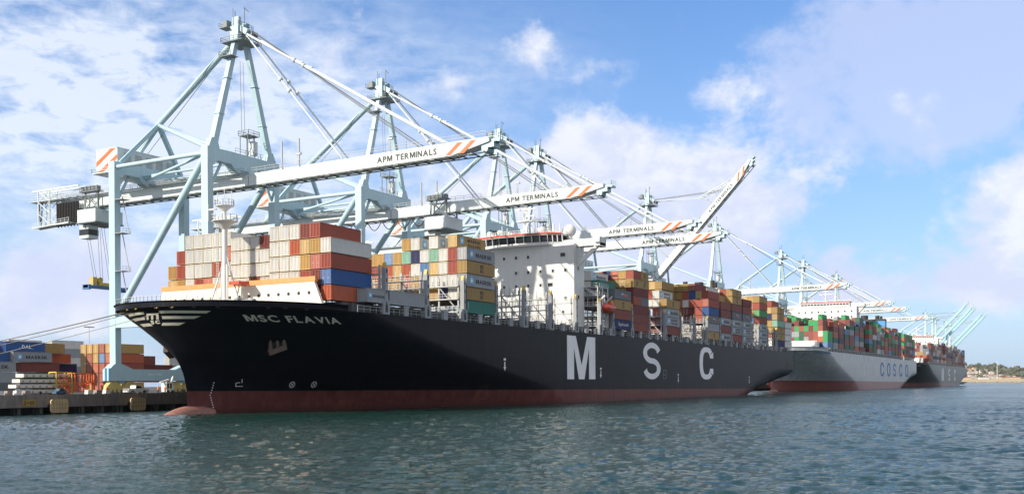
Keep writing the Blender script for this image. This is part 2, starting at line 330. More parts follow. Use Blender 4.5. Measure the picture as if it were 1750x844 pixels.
# ---------------------------------------------------------------- setting: water, quay, yard ground, far shore
WL = -0.4
def water():
    m = bpy.data.materials.new('harbour_water'); m.use_nodes = True; t = m.node_tree; b = t.nodes['Principled BSDF']
    b.inputs['Base Color'].default_value = (.009, .040, .032, 1); b.inputs['Roughness'].default_value = .10; b.inputs['IOR'].default_value = 1.33
    g = N(t, 'ShaderNodeNewGeometry')
    def nz(sc, rot, sx, sy, det, ro, dist=.2):
        mp = N(t, 'ShaderNodeMapping'); mp.inputs['Rotation'].default_value = (0, 0, rot); mp.inputs['Scale'].default_value = (sx, sy, 1); t.links.new(g.outputs['Position'], mp.inputs[0])
        n = N(t, 'ShaderNodeTexNoise'); t.links.new(mp.outputs[0], n.inputs['Vector']); n.inputs['Scale'].default_value = sc; n.inputs['Detail'].default_value = det; n.inputs['Roughness'].default_value = ro; n.inputs['Distortion'].default_value = dist
        return n.outputs['Fac']
    a = nz(1.3, .9, 1, .45, 5, .65); c = nz(3.2, .5, 1, .5, 4, .65); d = nz(.12, .7, 1, .6, 4, .6)
    h = mnode(t, 'ADD', mnode(t, 'MULTIPLY', a, .28), mnode(t, 'ADD', mnode(t, 'MULTIPLY', c, .14), mnode(t, 'MULTIPLY', d, 1.0)))
    bp = N(t, 'ShaderNodeBump'); bp.inputs['Strength'].default_value = 1.0; bp.inputs['Distance'].default_value = 1.0
    t.links.new(h, bp.inputs['Height']); t.links.new(bp.outputs[0], b.inputs['Normal'])
    # wind patches: roughness varies over the harbour
    r = N(t, 'ShaderNodeMapRange'); t.links.new(nz(.012, .3, 1, .4, 4, .6), r.inputs[0]); r.inputs[1].default_value = .35; r.inputs[2].default_value = .65; r.inputs[3].default_value = .06; r.inputs[4].default_value = .2
    t.links.new(r.outputs[0], b.inputs['Roughness'])
    import numpy as np
    rs = np.random.RandomState(4)
    radii = [26.0]
    while radii[-1] < 1500: radii.append(radii[-1]*1.0+max(.22, min(2.2, radii[-1]**1.15*.0036)))
    radii += [1800, 2600, 4000, 6000, 8800]
    rad = np.array(radii); nA = 760
    ang = THETA+np.linspace(R(40), -R(40), nA)
    RR, AA = np.meshgrid(rad, ang, indexing='ij')
    X = CAMX+RR*np.cos(AA); Y = CAMY+RR*np.sin(AA); Zw = np.zeros_like(X)
    # chop: many directional wavelets, wind from the sea side, gusty patches
    for i in range(70):
        lam = .42*(7.0**(rs.rand()**1.2)); th = R(205)+rs.randn()*.55; k = 2*math.pi/lam
        amp = .0072*lam**.8; ph = rs.rand()*6.28
        phase = k*(X*math.cos(th)+Y*math.sin(th))+ph
        env = 1+.5*np.sin(phase*0.13*rs.uniform(.6, 1.4)+rs.rand()*6)
        fade = np.clip(1.6-RR*.55/(lam*260), 0, 1)
        Zw += amp*env*fade*np.sin(phase)
    gust = 1+.5*np.sin(X*.021+1.3*np.sin(Y*.013))*np.sin(Y*.017+X*.006)
    Zw *= gust; Zw[-5:] = 0
    V = np.stack([X.ravel(), Y.ravel(), (WL+Zw).ravel()], 1).astype(np.float32)
    nR = len(rad); ii, jj = np.meshgrid(np.arange(nR-1), np.arange(nA-1), indexing='ij')
    q0 = (ii*nA+jj).ravel(); F = np.stack([q0, q0+1, q0+nA+1, q0+nA], 1).astype(np.int32)
    # calm outer rim so the sheet covers the harbour in every direction (a single mesh)
    me = bpy.data.meshes.new('water'); me.vertices.add(len(V)); me.vertices.foreach_set('co', V.ravel())
    me.loops.add(F.size); me.loops.foreach_set('vertex_index', F[:, ::-1].ravel() if False else F.ravel())
    me.polygons.add(len(F)); me.polygons.foreach_set('loop_start', np.arange(0, F.size, 4, dtype=np.int32))
    me.polygons.foreach_set('use_smooth', np.ones(len(F), dtype=bool)); me.update(calc_edges=True); me.validate(); me.materials.append(m)
    if me.polygons[0].normal.z < 0: me.flip_normals()
    o = bpy.data.objects.new('water', me); COL.objects.link(o); tag(o, 'rippled blue green harbour water', 'water', None, 'structure')
    mb = MB(); mb.add([(-6000, -9000, WL-1.2), (14000, -9000, WL-1.2), (14000, 9000, WL-1.2), (-6000, 9000, WL-1.2)], [(0, 1, 2, 3)])
    mb.build('water_outer', m, kind='structure')
water()
QE = 51.5; QZ = 3.0
mb = MB()
mb.box(-420, 1600, QE+3.0, 1500, -3, QZ-2.0); mb.build('quay_core', mat('dark_concrete', (.03, .03, .03), .9), kind='structure')
asph = mat('yard_asphalt', (.11, .105, .10), .9, var=.3, scale=.05, streak=False)
mb = MB(); mb.box(-420, 1600, QE+.35, 1500, QZ-1.99, QZ); mb.build('yard_ground', asph, kind='structure')
mb = MB(); mb.box(-420, 1600, QE, QE+.34, .9, QZ+.25); 
for i in range(60):
    mb.box(-420+i*13.5, -419.4+i*13.5, QE-.06, QE-.003, .95, QZ+.1)
mb.build('quay_wall', conc_m, kind='structure')
mb = MB()
for i in range(150):
    for j in range(3): mb.tube((-300+i*4.55, QE+.6+j*1.1, -3), (-300+i*4.55, QE+.6+j*1.1, QZ-2), .35, 8)
mb.build('quay_piles', conc_d, kind='structure')
# rails on the quay
mb = MB()
for y in (54.5, 85.0): mb.box(-400, 1500, y-.08, y+.08, QZ+.004, QZ+.06)
mb.build('crane_rails', wire_m, kind='structure')
# fenders
def fender(s):
    t = empty('quay_fender', (s, QE, 1.1))
    b = MB(); w = 1.85; h = 1.25; c = .3
    pts = [(s-w+c, 1.1-h), (s+w-c, 1.1-h), (s+w, 1.1-h+c), (s+w, 1.1+h-c), (s+w-c, 1.1+h), (s-w+c, 1.1+h), (s-w, 1.1+h-c), (s-w, 1.1-h+c)]
    b.prism(pts, 'y', QE-1.6, QE-1.3)
    for i in range(1, 6): b.box(s-w+i*w/3-.02, s-w+i*w/3+.02, QE-1.62, QE-1.601, 1.1-h+.15, 1.1+h-.15, conc_d)
    for k in (-.4, .4): b.box(s-w+.15, s+w-.15, QE-1.62, QE-1.603, 1.1+k-.02, 1.1+k+.02, conc_d)
    b.build('pad', tanfend, t)
    b = MB()
    for dx in (-1, 1): b.tube((s+dx, QE-1.3, 1.1), (s+dx, QE, 1.1), .45, 12)
    b.build('rubber_cone', black_m, t)
    return t
f0 = fender(-83.8); tag(f0, 'tan square fender pad on quay wall between the 2+00 sign and the next pad', 'fender', 'fender pads along the quay')
cm_ = {f0.name: kids(f0)}
f1 = copy_tree(f0); f1.location.x += 18.2; tag(f1, 'tan fender pad on quay wall just left of the ship bulb', 'fender')
f1.name = 'quay_fender.001'
mb = MB(); mb.box(-90.4, -87.7, QE-.09, QE-.065, 1.2, 2.35)
put_text(mb, '2+00', (-89.05, QE-.1, 1.78), (1, 0, 0), (0, 0, 1), 2.1, .75, .03, text_k)
mb.build('quay_marker_sign', mat('ochre_sign', (.50, .30, .08), .8, var=.2, dirt=(.1, .06, .03), dirt_amt=.6), label='ochre painted 2+00 distance marker on the quay wall', cat='sign')

# far shore, built 3 km away beyond the last ship
def hill_h(x): return 30+13*math.sin(x*.004+1)+7*math.sin(x*.013)+3*math.sin(x*.041)
foliage = mat('far_foliage', (.12, .13, .085), .9, var=.35, scale=.02, streak=False)
mb = MB(); nX, nZ = 90, 12
V = []
for j in range(nZ+1):
    for i in range(nX+1):
        X = 900+i*26; f = j/nZ; Z = 3150+f*700
        z = 3+(hill_h(X)*1.28)*min(1, f*1.25)**.8
        x, y = cw(X, Z); V.append((x, y, z))
mb.add(V, [(j*(nX+1)+i, j*(nX+1)+i+1, (j+1)*(nX+1)+i+1, (j+1)*(nX+1)+i) for j in range(nZ) for i in range(nX)], None, True)
mb.build('hills', mat('hill_ground', (.22, .20, .13), .95, var=.35, scale=.02, streak=False), kind='structure')
mb = MB(); V = []
prof = [(2880, -1), (2900, .8), (2930, 1.6), (3010, 7.0), (3060, 9.5), (3160, 9.5)]
for (Z, z) in prof:
    for X in (600, 3400): V.append((*cw(X, Z), z))
mb.add(V, [(2*i, 2*i+1, 2*i+3, 2*i+2) for i in range(len(prof)-1)])
mb.build('beach', mat('beach_sand', (.50, .40, .24), .95, var=.15, scale=.03, streak=False), kind='structure')
mb = MB()
for i in range(420):
    x, y = cw(900+i*5.5+random.uniform(-2, 2), 2885+random.uniform(-6, 14)); r = random.uniform(1, 2.6)
    mb.sphere((x, y, .6), r, 6, 4, sz=.7)
mb.build('shore_rocks', mat('shore_rock', (.20, .17, .14), .95, var=.4, streak=False), kind='stuff', label='loose boulders along the foot of the far beach', cat='rocks')
mb = MB()
for i in range(800):
    X = random.uniform(1150, 1800); f = random.random(); Z = 3150+f*640; z = 3+(hill_h(X)*1.28)*min(1, f*1.25)**.8
    x, y = cw(X, Z); r = random.uniform(2.2, 4.8)*(2.2 if random.random() < .15 else 1)
    n0 = len(mb.v); mb.sphere((x, y, z+r*.45), r, 7, 5, sz=.75)
    for v in mb.v[n0:]: v += Vector((random.uniform(-1, 1), random.uniform(-1, 1), random.uniform(-1, 1)))*r*.2
mb.build('far_trees', foliage, kind='stuff', label='dark mass of trees and shrubs covering the far hillside', cat='trees')
hw = [mat('house_white', (.72, .70, .66), .8), mat('house_cream', (.62, .50, .36), .8), mat('house_pink', (.55, .36, .27), .8)]
hr = [mat('roof_red', (.36, .13, .08), .8), mat('roof_grey', (.30, .29, .28), .8), mat('roof_pale', (.55, .52, .47), .8)]
hi = 0
for row, f in enumerate((.03, .13, .23, .33, .43, .55, .7)):
    X = 1265+row*5
    while X < 1540:
        X += random.uniform(9, 19)
        if random.random() < .12 or hi >= 110: continue
        Z = 3150+f*640; z = 3+(hill_h(X)*1.28)*min(1, f*1.25)**.8; x, y = cw(X, Z)
        w, d, h = random.uniform(7, 15), random.uniform(8, 12), random.uniform(5, 9)
        wall, roof = random.choice(hw[:2] if random.random() < .8 else hw), random.choice(hr)
        t = empty('hillside_house', (x, y, z)); hi += 1
        t.rotation_euler.z = THETA-math.pi/2
        t['label'] = 'small %s house with %s roof on the far hillside' % (wall.name.split('_')[1], roof.name.split('_')[1]); t['category'] = 'house'
        t['group'] = '%s houses with %s roofs on the far hill' % (wall.name.split('_')[1], roof.name.split('_')[1])
        def part(nm, bb, m):
            o = bpy.data.objects.new(nm, bb.mesh(nm, m)); COL.objects.link(o); o.parent = t
        b = MB(); b.box(-w/2, w/2, -d/2, d/2, -3, h); 
        part('wall', b, wall)
        b = MB(); b.prism([(-w/2-.5, h+.01), (w/2+.5, h+.01), (0, h+2.4)], 'y', -d/2-.5, d/2+.5); part('roof', b, roof)
        b = MB()
        for k in (-.28, .05, .3): b.box(w*k-.7, w*k+.7, -d/2-.06, -d/2-.01, h*.45, h*.8)
        part('window', b, glass_m)
# apartment block and pale seawall buildings on the far shore
X = 1415; Z = 3330; z = 20; x, y = cw(X, Z)
t = empty('apartment_block', (x, y, z), 'peach coloured flat roofed apartment block on the far hillside', 'building'); t.rotation_euler.z = THETA-math.pi/2
b = MB(); b.box(-22, 22, -8, 8, -8, 16); b.box(-13, 12, -10.5, -8.01, -8, 19)
o = bpy.data.objects.new('wall', b.mesh('wall', hw[1])); COL.objects.link(o); o.parent = t
b = MB()
for i in range(7):
    for j in range(4): b.box(-20+i*6, -17+i*6, -10.7 if -13 <= -20+i*6 < 10 else -8.1, -10.52 if -13 <= -20+i*6 < 10 else -8.02, -4+j*5, -1.5+j*5)
o = bpy.data.objects.new('window', b.mesh('window', glass_m)); COL.objects.link(o); o.parent = t
for k, (X, w) in enumerate(((1270, 30), (1360, 44), (1420, 26), (1500, 60), (1575, 40))):
    x, y = cw(X, 3085); t = empty('beach_building', (x, y, 9.5)); t.rotation_euler.z = THETA-math.pi/2
    t['label'] = 'long low pale building behind the far beach, %s' % ('leftmost', 'second from the left', 'middle one', 'second from the right', 'rightmost')[k]; t['category'] = 'building'; t['group'] = 'low buildings behind the far beach'
    b = MB(); b.box(-w/2, w/2, -6, 6, -1, 4.4); o = bpy.data.objects.new('wall', b.mesh('wall', hw[k % 2])); COL.objects.link(o); o.parent = t
    b = MB(); b.prism([(-7, 4.42), (7, 4.42), (0, 6.6)], 'x', -w/2-.5, w/2+.5); o = bpy.data.objects.new('roof', b.mesh('roof', hr[(k+1) % 2])); COL.objects.link(o); o.parent = t
x, y = cw(1450, 3060); b = MB(); b.tube((x, y, 8), (x, y, 62), .9, 8, .5); b.sphere((x, y, 62), 1.2, 8, 5)
b.build('tall_mast', white_m, label='tall thin pale mast standing behind the far beach', cat='mast')

# ---------------------------------------------------------------- ships
def N_str(t, g):
    # pale scuffs and runs down the side
    mp = N(t, 'ShaderNodeMapping'); t.links.new(g.outputs['Position'], mp.inputs[0]); mp.inputs['Scale'].default_value = (1.2, 1.2, .06)
    n = N(t, 'ShaderNodeTexNoise'); t.links.new(mp.outputs[0], n.inputs['Vector']); n.inputs['Scale'].default_value = 1; n.inputs['Detail'].default_value = 9; n.inputs['Roughness'].default_value = .8
    r = N(t, 'ShaderNodeMapRange'); t.links.new(n.outputs['Fac'], r.inputs[0]); r.inputs[1].default_value = .56; r.inputs[2].default_value = .78; r.inputs[3].default_value = 0; r.inputs[4].default_value = .6
    return r.outputs[0]
def hull_mat(name, top, boot, zb0, zb1, s0, s1, rough, spec, rust=.5):
    m = bpy.data.materials.new(name); m.use_nodes = True; t = m.node_tree; b = t.nodes['Principled BSDF']; b.inputs['Roughness'].default_value = rough; b.inputs['Specular IOR Level'].default_value = spec
    g = N(t, 'ShaderNodeNewGeometry'); sx = N(t, 'ShaderNodeSeparateXYZ'); t.links.new(g.outputs['Position'], sx.inputs[0])
    line = mnode(t, 'ADD', zb0, mnode(t, 'MULTIPLY', mnode(t, 'SUBTRACT', sx.outputs[0], s0), (zb1-zb0)/(s1-s0)))
    f = mnode(t, 'GREATER_THAN', sx.outputs[2], line)
    mp = N(t, 'ShaderNodeMapping'); t.links.new(g.outputs['Position'], mp.inputs[0]); mp.inputs['Scale'].default_value = (1, 1, .25)
    n = N(t, 'ShaderNodeTexNoise'); t.links.new(mp.outputs[0], n.inputs['Vector']); n.inputs['Scale'].default_value = .5; n.inputs['Detail'].default_value = 8; n.inputs['Roughness'].default_value = .7
    n2 = N(t, 'ShaderNodeTexNoise'); t.links.new(mp.outputs[0], n2.inputs['Vector']); n2.inputs['Scale'].default_value = .12; n2.inputs['Detail'].default_value = 8; n2.inputs['Roughness'].default_value = .75
    r = N(t, 'ShaderNodeMapRange'); t.links.new(n.outputs['Fac'], r.inputs[0]); r.inputs[1].default_value = .35; r.inputs[2].default_value = .7; r.inputs[3].default_value = .75; r.inputs[4].default_value = 1.3
    cc = N(t, 'ShaderNodeCombineColor')
    for i in range(3): t.links.new(r.outputs[0], cc.inputs[i])
    topc = mixc(t, 1.0, top, cc.outputs[0], 'MULTIPLY')
    cb = N(t, 'ShaderNodeCombineXYZ'); t.links.new(sx.outputs[0], cb.inputs[0]); t.links.new(sx.outputs[2], cb.inputs[1])
    bk = N(t, 'ShaderNodeTexBrick'); t.links.new(cb.outputs[0], bk.inputs['Vector']); bk.inputs['Scale'].default_value = 1; bk.inputs['Brick Width'].default_value = 11.5; bk.inputs['Row Height'].default_value = 2.7; bk.inputs['Mortar Size'].default_value = .05
    bk.inputs['Color1'].default_value = (.72, .74, .78, 1); bk.inputs['Color2'].default_value = (1.15, 1.15, 1.12, 1); bk.inputs['Mortar'].default_value = (1.7, 1.65, 1.6, 1)
    topc = mixc(t, .95 if top[0] < .1 else .22, topc, bk.outputs['Color'], 'MULTIPLY')
    topc = mixc(t, mnode(t, 'MULTIPLY', N_str(t, g), .5), topc, (.07, .065, .06))
    rr = N(t, 'ShaderNodeMapRange'); t.links.new(n2.outputs['Fac'], rr.inputs[0]); rr.inputs[1].default_value = .55; rr.inputs[2].default_value = .72; rr.inputs[3].default_value = 0; rr.inputs[4].default_value = rust
    bc = mixc(t, rr.outputs[0], mixc(t, 1.0, boot, cc.outputs[0], 'MULTIPLY'), (.30, .12, .06))
    # scum and weed just above the waterline
    low = N(t, 'ShaderNodeMapRange'); t.links.new(mnode(t, 'SUBTRACT', sx.outputs[2], mnode(t, 'MULTIPLY', n.outputs['Fac'], .7)), low.inputs[0]); low.inputs[1].default_value = WL; low.inputs[2].default_value = WL+.9; low.inputs[3].default_value = .75; low.inputs[4].default_value = 0
    bc = mixc(t, mnode(t, 'MULTIPLY', low.outputs[0], n.outputs['Fac']), bc, (.03, .025, .02))
    # rust runs just above the boot line
    near = N(t, 'ShaderNodeMapRange'); t.links.new(mnode(t, 'SUBTRACT', sx.outputs[2], line), near.inputs[0]); near.inputs[1].default_value = 0; near.inputs[2].default_value = 3; near.inputs[3].default_value = 1; near.inputs[4].default_value = .0
    topc = mixc(t, mnode(t, 'MULTIPLY', near.outputs[0], mnode(t, 'MULTIPLY', rr.outputs[0], .9)), topc, (.16, .07, .03))
    t.links.new(mixc(t, f, bc, topc), b.inputs['Base Color'])
    # welded plate seams give the side a faint waviness
    bp = N(t, 'ShaderNodeBump'); bp.inputs['Strength'].default_value = .5; bp.inputs['Distance'].default_value = .05
    n3 = N(t, 'ShaderNodeTexNoise'); t.links.new(g.outputs['Position'], n3.inputs['Vector']); n3.inputs['Scale'].default_value = .35; n3.inputs['Detail'].default_value = 2
    t.links.new(n3.outputs['Fac'], bp.inputs['Height']); t.links.new(bp.outputs[0], b.inputs['Normal'])
    return m
def hull_mesh(off, zd, zf, sfwd, nose=1.0):
    """both sides, decks and transom; off shifts aft, zd deck height, zf forecastle height"""
    kz = zd/18.2
    zs = [-3, -1.5, 0, 1, 2, 3, 4, 5, 6, 7, 8, 9.5, 11, 12.5, 14, 15, 16, 17, 18.2]
    us = [(i/60)**1.8 for i in range(61)]
    mb = MB(); rows = []
    def ring(z, sa=None, sb=None):
        st = interp(STEM, z); sh = interp(SHO, z); se = interp(SEND, z)
        ss = [st+(sh-st)*u for u in us]+[sh+(se-60-sh)*k/6 for k in range(1, 7)]+[se-60+60*k/10 for k in range(1, 11)]
        return [(s, half(s, z)) for s in ss]
    n = len(ring(0))
    for side in (-1, 1):
        V = []
        for z in zs:
            for s, h in ring(z): V.append((s+off, HB+side*h, z*kz))
        mb.add(V, [(j*n+i, j*n+i+1, (j+1)*n+i+1, (j+1)*n+i) for j in range(len(zs)-1) for i in range(n-1)], None, True)
        # forecastle bulwark
        V = []; rr = [p for p in ring(18.2) if p[0] < sfwd]+[(sfwd, half(sfwd, 18.2))]
        m = len(rr)
        for k in range(2):
            for s, h in rr:
                if k == 0: V.append((s+off, HB+side*h, zd))
                else:
                    q = interp(STEM, zf)-interp(STEM, 18.2); s2 = s+q*max(0, 1-(s-rr[0][0])/20)
                    V.append((s2+off, HB+side*max(h, half(s2, min(zf, 19.2))), zf))
        mb.add(V, [(i, i+1, m+i+1, m+i) for i in range(m-1)], None, True)
        V2 = [Vector(v) for v in V[m:]]; V3 = [Vector((v.x+.25, HB+(v.y-HB)*.985, v.z)) for v in V2]; V4 = [Vector((v.x, v.y, zd)) for v in V3]
        mb.add(V2+V3+V4, [(i, i+1, m+i+1, m+i) for i in range(m-1)]+[(m+i, m+i+1, 2*m+i+1, 2*m+i) for i in range(m-1)], None)
    # transom
    V = []
    for z in zs:
        s, h = ring(z)[-1]; V += [(s+off, HB-h, z*kz), (s+off, HB+h, z*kz)]
    mb.add(V, [(2*j, 2*j+1, 2*j+3, 2*j+2) for j in range(len(zs)-1)], None)
    return mb
def deck_mesh(off, z):
    mb = MB(); st = interp(STEM, 18.2); ss = [st+.3+(264-st-.3)*(i/80)**1.6 for i in range(81)]
    V = []
    for s in ss: h = max(half(s, 18.2)-.02, 0); V += [(s+off, HB-h, z), (s+off, HB+h, z)]
    mb.add(V, [(2*i, 2*i+1, 2*i+3, 2*i+2) for i in range(80)])
    return mb
def bulb_mesh(off, kz=1):
    mb = MB(); V = []; n = 18; prof = []
    for k in range(15):
        a = k/14; s = -84.6+a*13; r = math.sqrt(max(0, 1-(1-min(1, a/.62))**2)); prof.append((s, r))
    for s, r in prof:
        for i in range(n):
            q = 2*math.pi*i/n; zt = -3.4+(s+84)*.03
            V.append((s+off, HB+2.3*r*math.sin(q), zt+4.25*r*math.cos(q)))
    mb.add(V, [(k*n+i, (k+1)*n+i, (k+1)*n+(i+1) % n, k*n+(i+1) % n) for k in range(14) for i in range(n)], None, True)
    return mb
def hull_decal(mb, polys, off, kz, step=.7, m=None, flip=1):
    """polygons given as (arc from stem, z) laid on the hull"""
    for vs, fs in polys:
        V, F = cutgrid(vs, fs, step)
        P = []
        for a, z in V:
            x, y = arc_point(a, z); x2, y2 = arc_point(a+.2, z); dx, dy = x2-x, y2-y; L = math.hypot(dx, dy) or 1
            nx, ny = dy/L, -dx/L
            P.append((x+off+nx*.045, y+ny*.045, z*kz))
        mb.add(P, F, m)
def rect(pts): return (pts, [tuple(range(len(pts)))])
def text_poly(txt, a0, a1, z0, z1, bold=.02, skew=0.0, spacing=1.0):
    vs, fs, asp = text_geo(txt, bold, spacing)
    return ([(a0+(x+.5)*(a1-a0)+skew*y, z0+(y+.5)*(z1-z0)) for x, y in vs], fs)
def glyph(name, w, h):
    """condensed heavy capitals for the ship sides: outlines as polygons in a w x h box"""
    t = .235; tv = .150
    if name == 'M': return [([(0,0),(t,0),(t,.72),(.40,0),(.60,0),(1-t,.72),(1-t,0),(1,0),(1,1),(.70,1),(.5,.33),(.30,1),(0,1)], None)]
    if name in 'CO':
        outer = []; inner = []; n = 28
        rng = [math.pi*2*i/n for i in range(n+1)] if name == 'O' else [math.radians(40)+math.radians(280)*i/n for i in range(n+1)]
        for a in rng:
            c, s_ = math.cos(a), math.sin(a); e = .75
            outer.append((.5+.5*math.copysign(abs(c)**e, c), .5+.5*math.copysign(abs(s_)**e, s_)))
            inner.append((.5+(.5-t)*math.copysign(abs(c)**e, c), .5+(.5-tv)*math.copysign(abs(s_)**e, s_)))
        res = []
        for i in range(n): res.append(([outer[i], outer[i+1], inner[i+1], inner[i]], None))
        if name == 'C':
            for q, y0, y1 in ((0, outer[0][1], .66), (-1, outer[-1][1], .34)):
                ox = outer[q][0]; ix = inner[q][0]
                res.append(([(ix, inner[q][1]), (1.0, outer[q][1]), (1.0, y1), (1-t, y1)], None))
        return res
    if name == 'S':
        n = 40; cl = []
        rx = .5-t/2; th = tv; ry = (1-th)/4
        for i in range(n+1):
            f = i/n
            if f < .5: a = math.radians(10)+math.radians(260)*(f/.5); c = (.5+rx*math.cos(a), .5+ry+ry*math.sin(a)) 
            else: a = math.radians(90)-math.radians(260)*((f-.5)/.5); c = (.5+rx*math.cos(a), .5-ry+ry*math.sin(a))
            cl.append((c, a, f < .5))
        res = []; L = []; Rr = []
        pts = [c[0] for c in cl]
        for i, p in enumerate(pts):
            q0 = pts[max(0, i-1)]; q1 = pts[min(n, i+1)]; dx, dy = (q1[0]-q0[0]), (q1[1]-q0[1])*.62; l = math.hypot(dx, dy) or 1
            nx, ny = -dy/l, dx/l
            L.append((p[0]+nx*t/2, p[1]+ny*tv/2)); Rr.append((p[0]-nx*t/2, p[1]-ny*tv/2))
        for i in range(n): res.append(([L[i], L[i+1], Rr[i+1], Rr[i]], None))
        return res
def big_letter(name, x0, x1, z0, z1, y, material, parent):
    mb = MB(); w, h = x1-x0, z1-z0
    for pts, _ in glyph(name, w, h):
        mb.add([(x0+px*w, y, z0+pz*h) for px, pz in pts], [tuple(range(len(pts)))])
    o = mb.build('hull_letter', material, parent); return o
def ship(label, off, zd, zf, sfwd, mt, cat='container ship'):
    t = empty('container_ship', (off+90, HB, WL), label, cat, 'container ships moored along the quay')
    hull_mesh(off, zd, zf, sfwd).build('hull', mt, t)
    deck_mesh(off, zd-.25).build('deck', mat('deck_green_grey', (.10, .12, .11), .8), t)
    bulb_mesh(off).build('bulbous_bow', MATS.get('bulb') or mat('bulb', (.38, .18, .14), .6, var=.25, dirt=(.42, .36, .22), dirt_amt=.7, scale=.6, streak=False), t)
    return t

hm1 = hull_mat('black_hull_paint', (.007, .008, .013), (.15, .048, .042), 3.75, 1.95, -77, 234, .42, .10)
S1 = ship('large near black container ship with white MSC letters and red boot line', 0, 18.2, 19.25, -60.5, hm1)
for nme, x0, x1 in (('M', 29.3, 46.8), ('S', 81.6, 96.3), ('C', 133.8, 148.8)):
    big_letter(nme, x0, x1, 5.8, 17.2, -.03, text_w, S1)
mb = MB(); hull_decal(mb, [text_poly('MSC FLAVIA', 16.3, 34.3, 15.85, 16.95, .03, 0, 1.2)], 0, 1); mb.build('ship_name', text_c, S1)
mb = MB(); P = [rect([(2.3,17.65),(11.6,17.5),(10.5,17.1),(2.4,17.2)]), rect([(2.2,16.76),(9.2,16.66),(7.7,16.23),(1.9,16.28)]), rect([(1.4,15.68),(5.7,15.64),(4.2,15.18),(.8,15.22)]),
     rect([(-1.35,17.6),(-8.1,17.48),(-8.3,17.08),(-1.5,17.2)]), rect([(-2.15,16.72),(-7.9,16.7),(-8.05,16.28),(-2.4,16.33)]), rect([(-1.87,15.71),(-6.6,15.73),(-5.7,15.27),(-1.45,15.23)])]
hull_decal(mb, P, 0, 1)
def quad_text(txt, c, bold):
    vs, fs, asp = text_geo(txt, bold); r_ = []
    for x, y in vs:
        u, v = x+.5, y+.5
        r_.append(tuple(c[0][k]*(1-u)*(1-v)+c[1][k]*u*(1-v)+c[2][k]*(1-u)*v+c[3][k]*u*v for k in (0, 1)))
    return (r_, fs)
hull_decal(mb, [quad_text('m', ((-2.01, 16.28), (1.13, 16.24), (-.87, 17.25), (1.92, 17.21)), .02), quad_text('sc', ((-1.55, 15.48), (.82, 15.54), (-1.12, 16.15), (1.12, 16.12)), .03)], 0, 1, .25)
mb.build('bow_emblem', text_c, S1)
# small draught and thruster marks, tug arrows
mb = MB()
for a in (21.07, 25.84):
    mb = MB(); n = 20; ro, ri = .62, .48
    for i in range(n):
        p = [(a+r_*math.cos(q), 4.8+r_*math.sin(q)) for r_, q in ((ro, 2*math.pi*i/n), (ro, 2*math.pi*(i+1)/n), (ri, 2*math.pi*(i+1)/n), (ri, 2*math.pi*i/n))]
        hull_decal(mb, [rect(p)], 0, 1, 9)
    for c_, s_ in ((.7, .7), (.7, -.7)):
        hull_decal(mb, [rect([(a-c_*.5-.05, 4.8-s_*.5+.05*s_), (a-c_*.5+.05, 4.8-s_*.5-.05*s_), (a+c_*.5+.05, 4.8+s_*.5-.05*s_), (a+c_*.5-.05, 4.8+s_*.5+.05*s_)])], 0, 1, 9)
    mb.build('thruster_mark', text_w, S1)
mb = MB()
for p in ([(9.4, 4.5), (10.9, 4.5), (10.9, 4.62), (9.4, 4.62)], [(9.4, 4.5), (9.55, 4.5), (9.6, 5.1), (9.45, 5.1)], [(9.45, 5.1), (10.3, 5.2), (10.3, 5.32), (9.45, 5.22)], [(10.6, 5.2), (10.75, 5.2), (10.75, 5.9), (10.6, 5.9)]):
    hull_decal(mb, [rect(p)], 0, 1, 9)
mb.build('bulb_mark', text_w, S1); mb = MB()
for k in range(12): hull_decal(mb, [rect([(4.4+.15*abs(k-6), .2+k*.45), (4.62+.15*abs(k-6), .2+k*.45), (4.62+.15*abs(k-6), .38+k*.45), (4.4+.15*abs(k-6), .38+k*.45)])], 0, 1, 9)
mb.build('draught_scale', text_w, S1)
for x, z in ((-3.4, 8.6), (50.4, 7.0), (112.3, 5.6), (194, 5.0)):
    mb = MB()
    y = HB-half(x, z)-.03
    mb.add([(x-.25, y, z), (x+.25, y, z), (x+.25, y, z+1.2), (x-.25, y, z+1.2)], [(0, 1, 2, 3)]); mb.add([(x-.6, y, z), (x+.6, y, z), (x, y, z-.9)], [(0, 1, 2)])
    mb.add([(x-.5, y, z+1.5), (x+.5, y, z+1.5), (x+.5, y, z+2), (x-.5, y, z+2)], [(0, 1, 2, 3)])
    mb.build('tug_arrow', text_w, S1)
# pilot door outline
mb = MB(); 
for x0, x1, z0, z1 in ((98.6, 98.75, 6, 8.6), (101, 101.15, 6, 8.6), (98.6, 101.15, 8.6, 8.72), (98.6, 101.15, 6, 6.12), (98.6, 101.15, 7.2, 7.3)): mb.box(x0, x1, -.04, -.02, z0, z1)
mb.build('pilot_door', grey_m, S1)
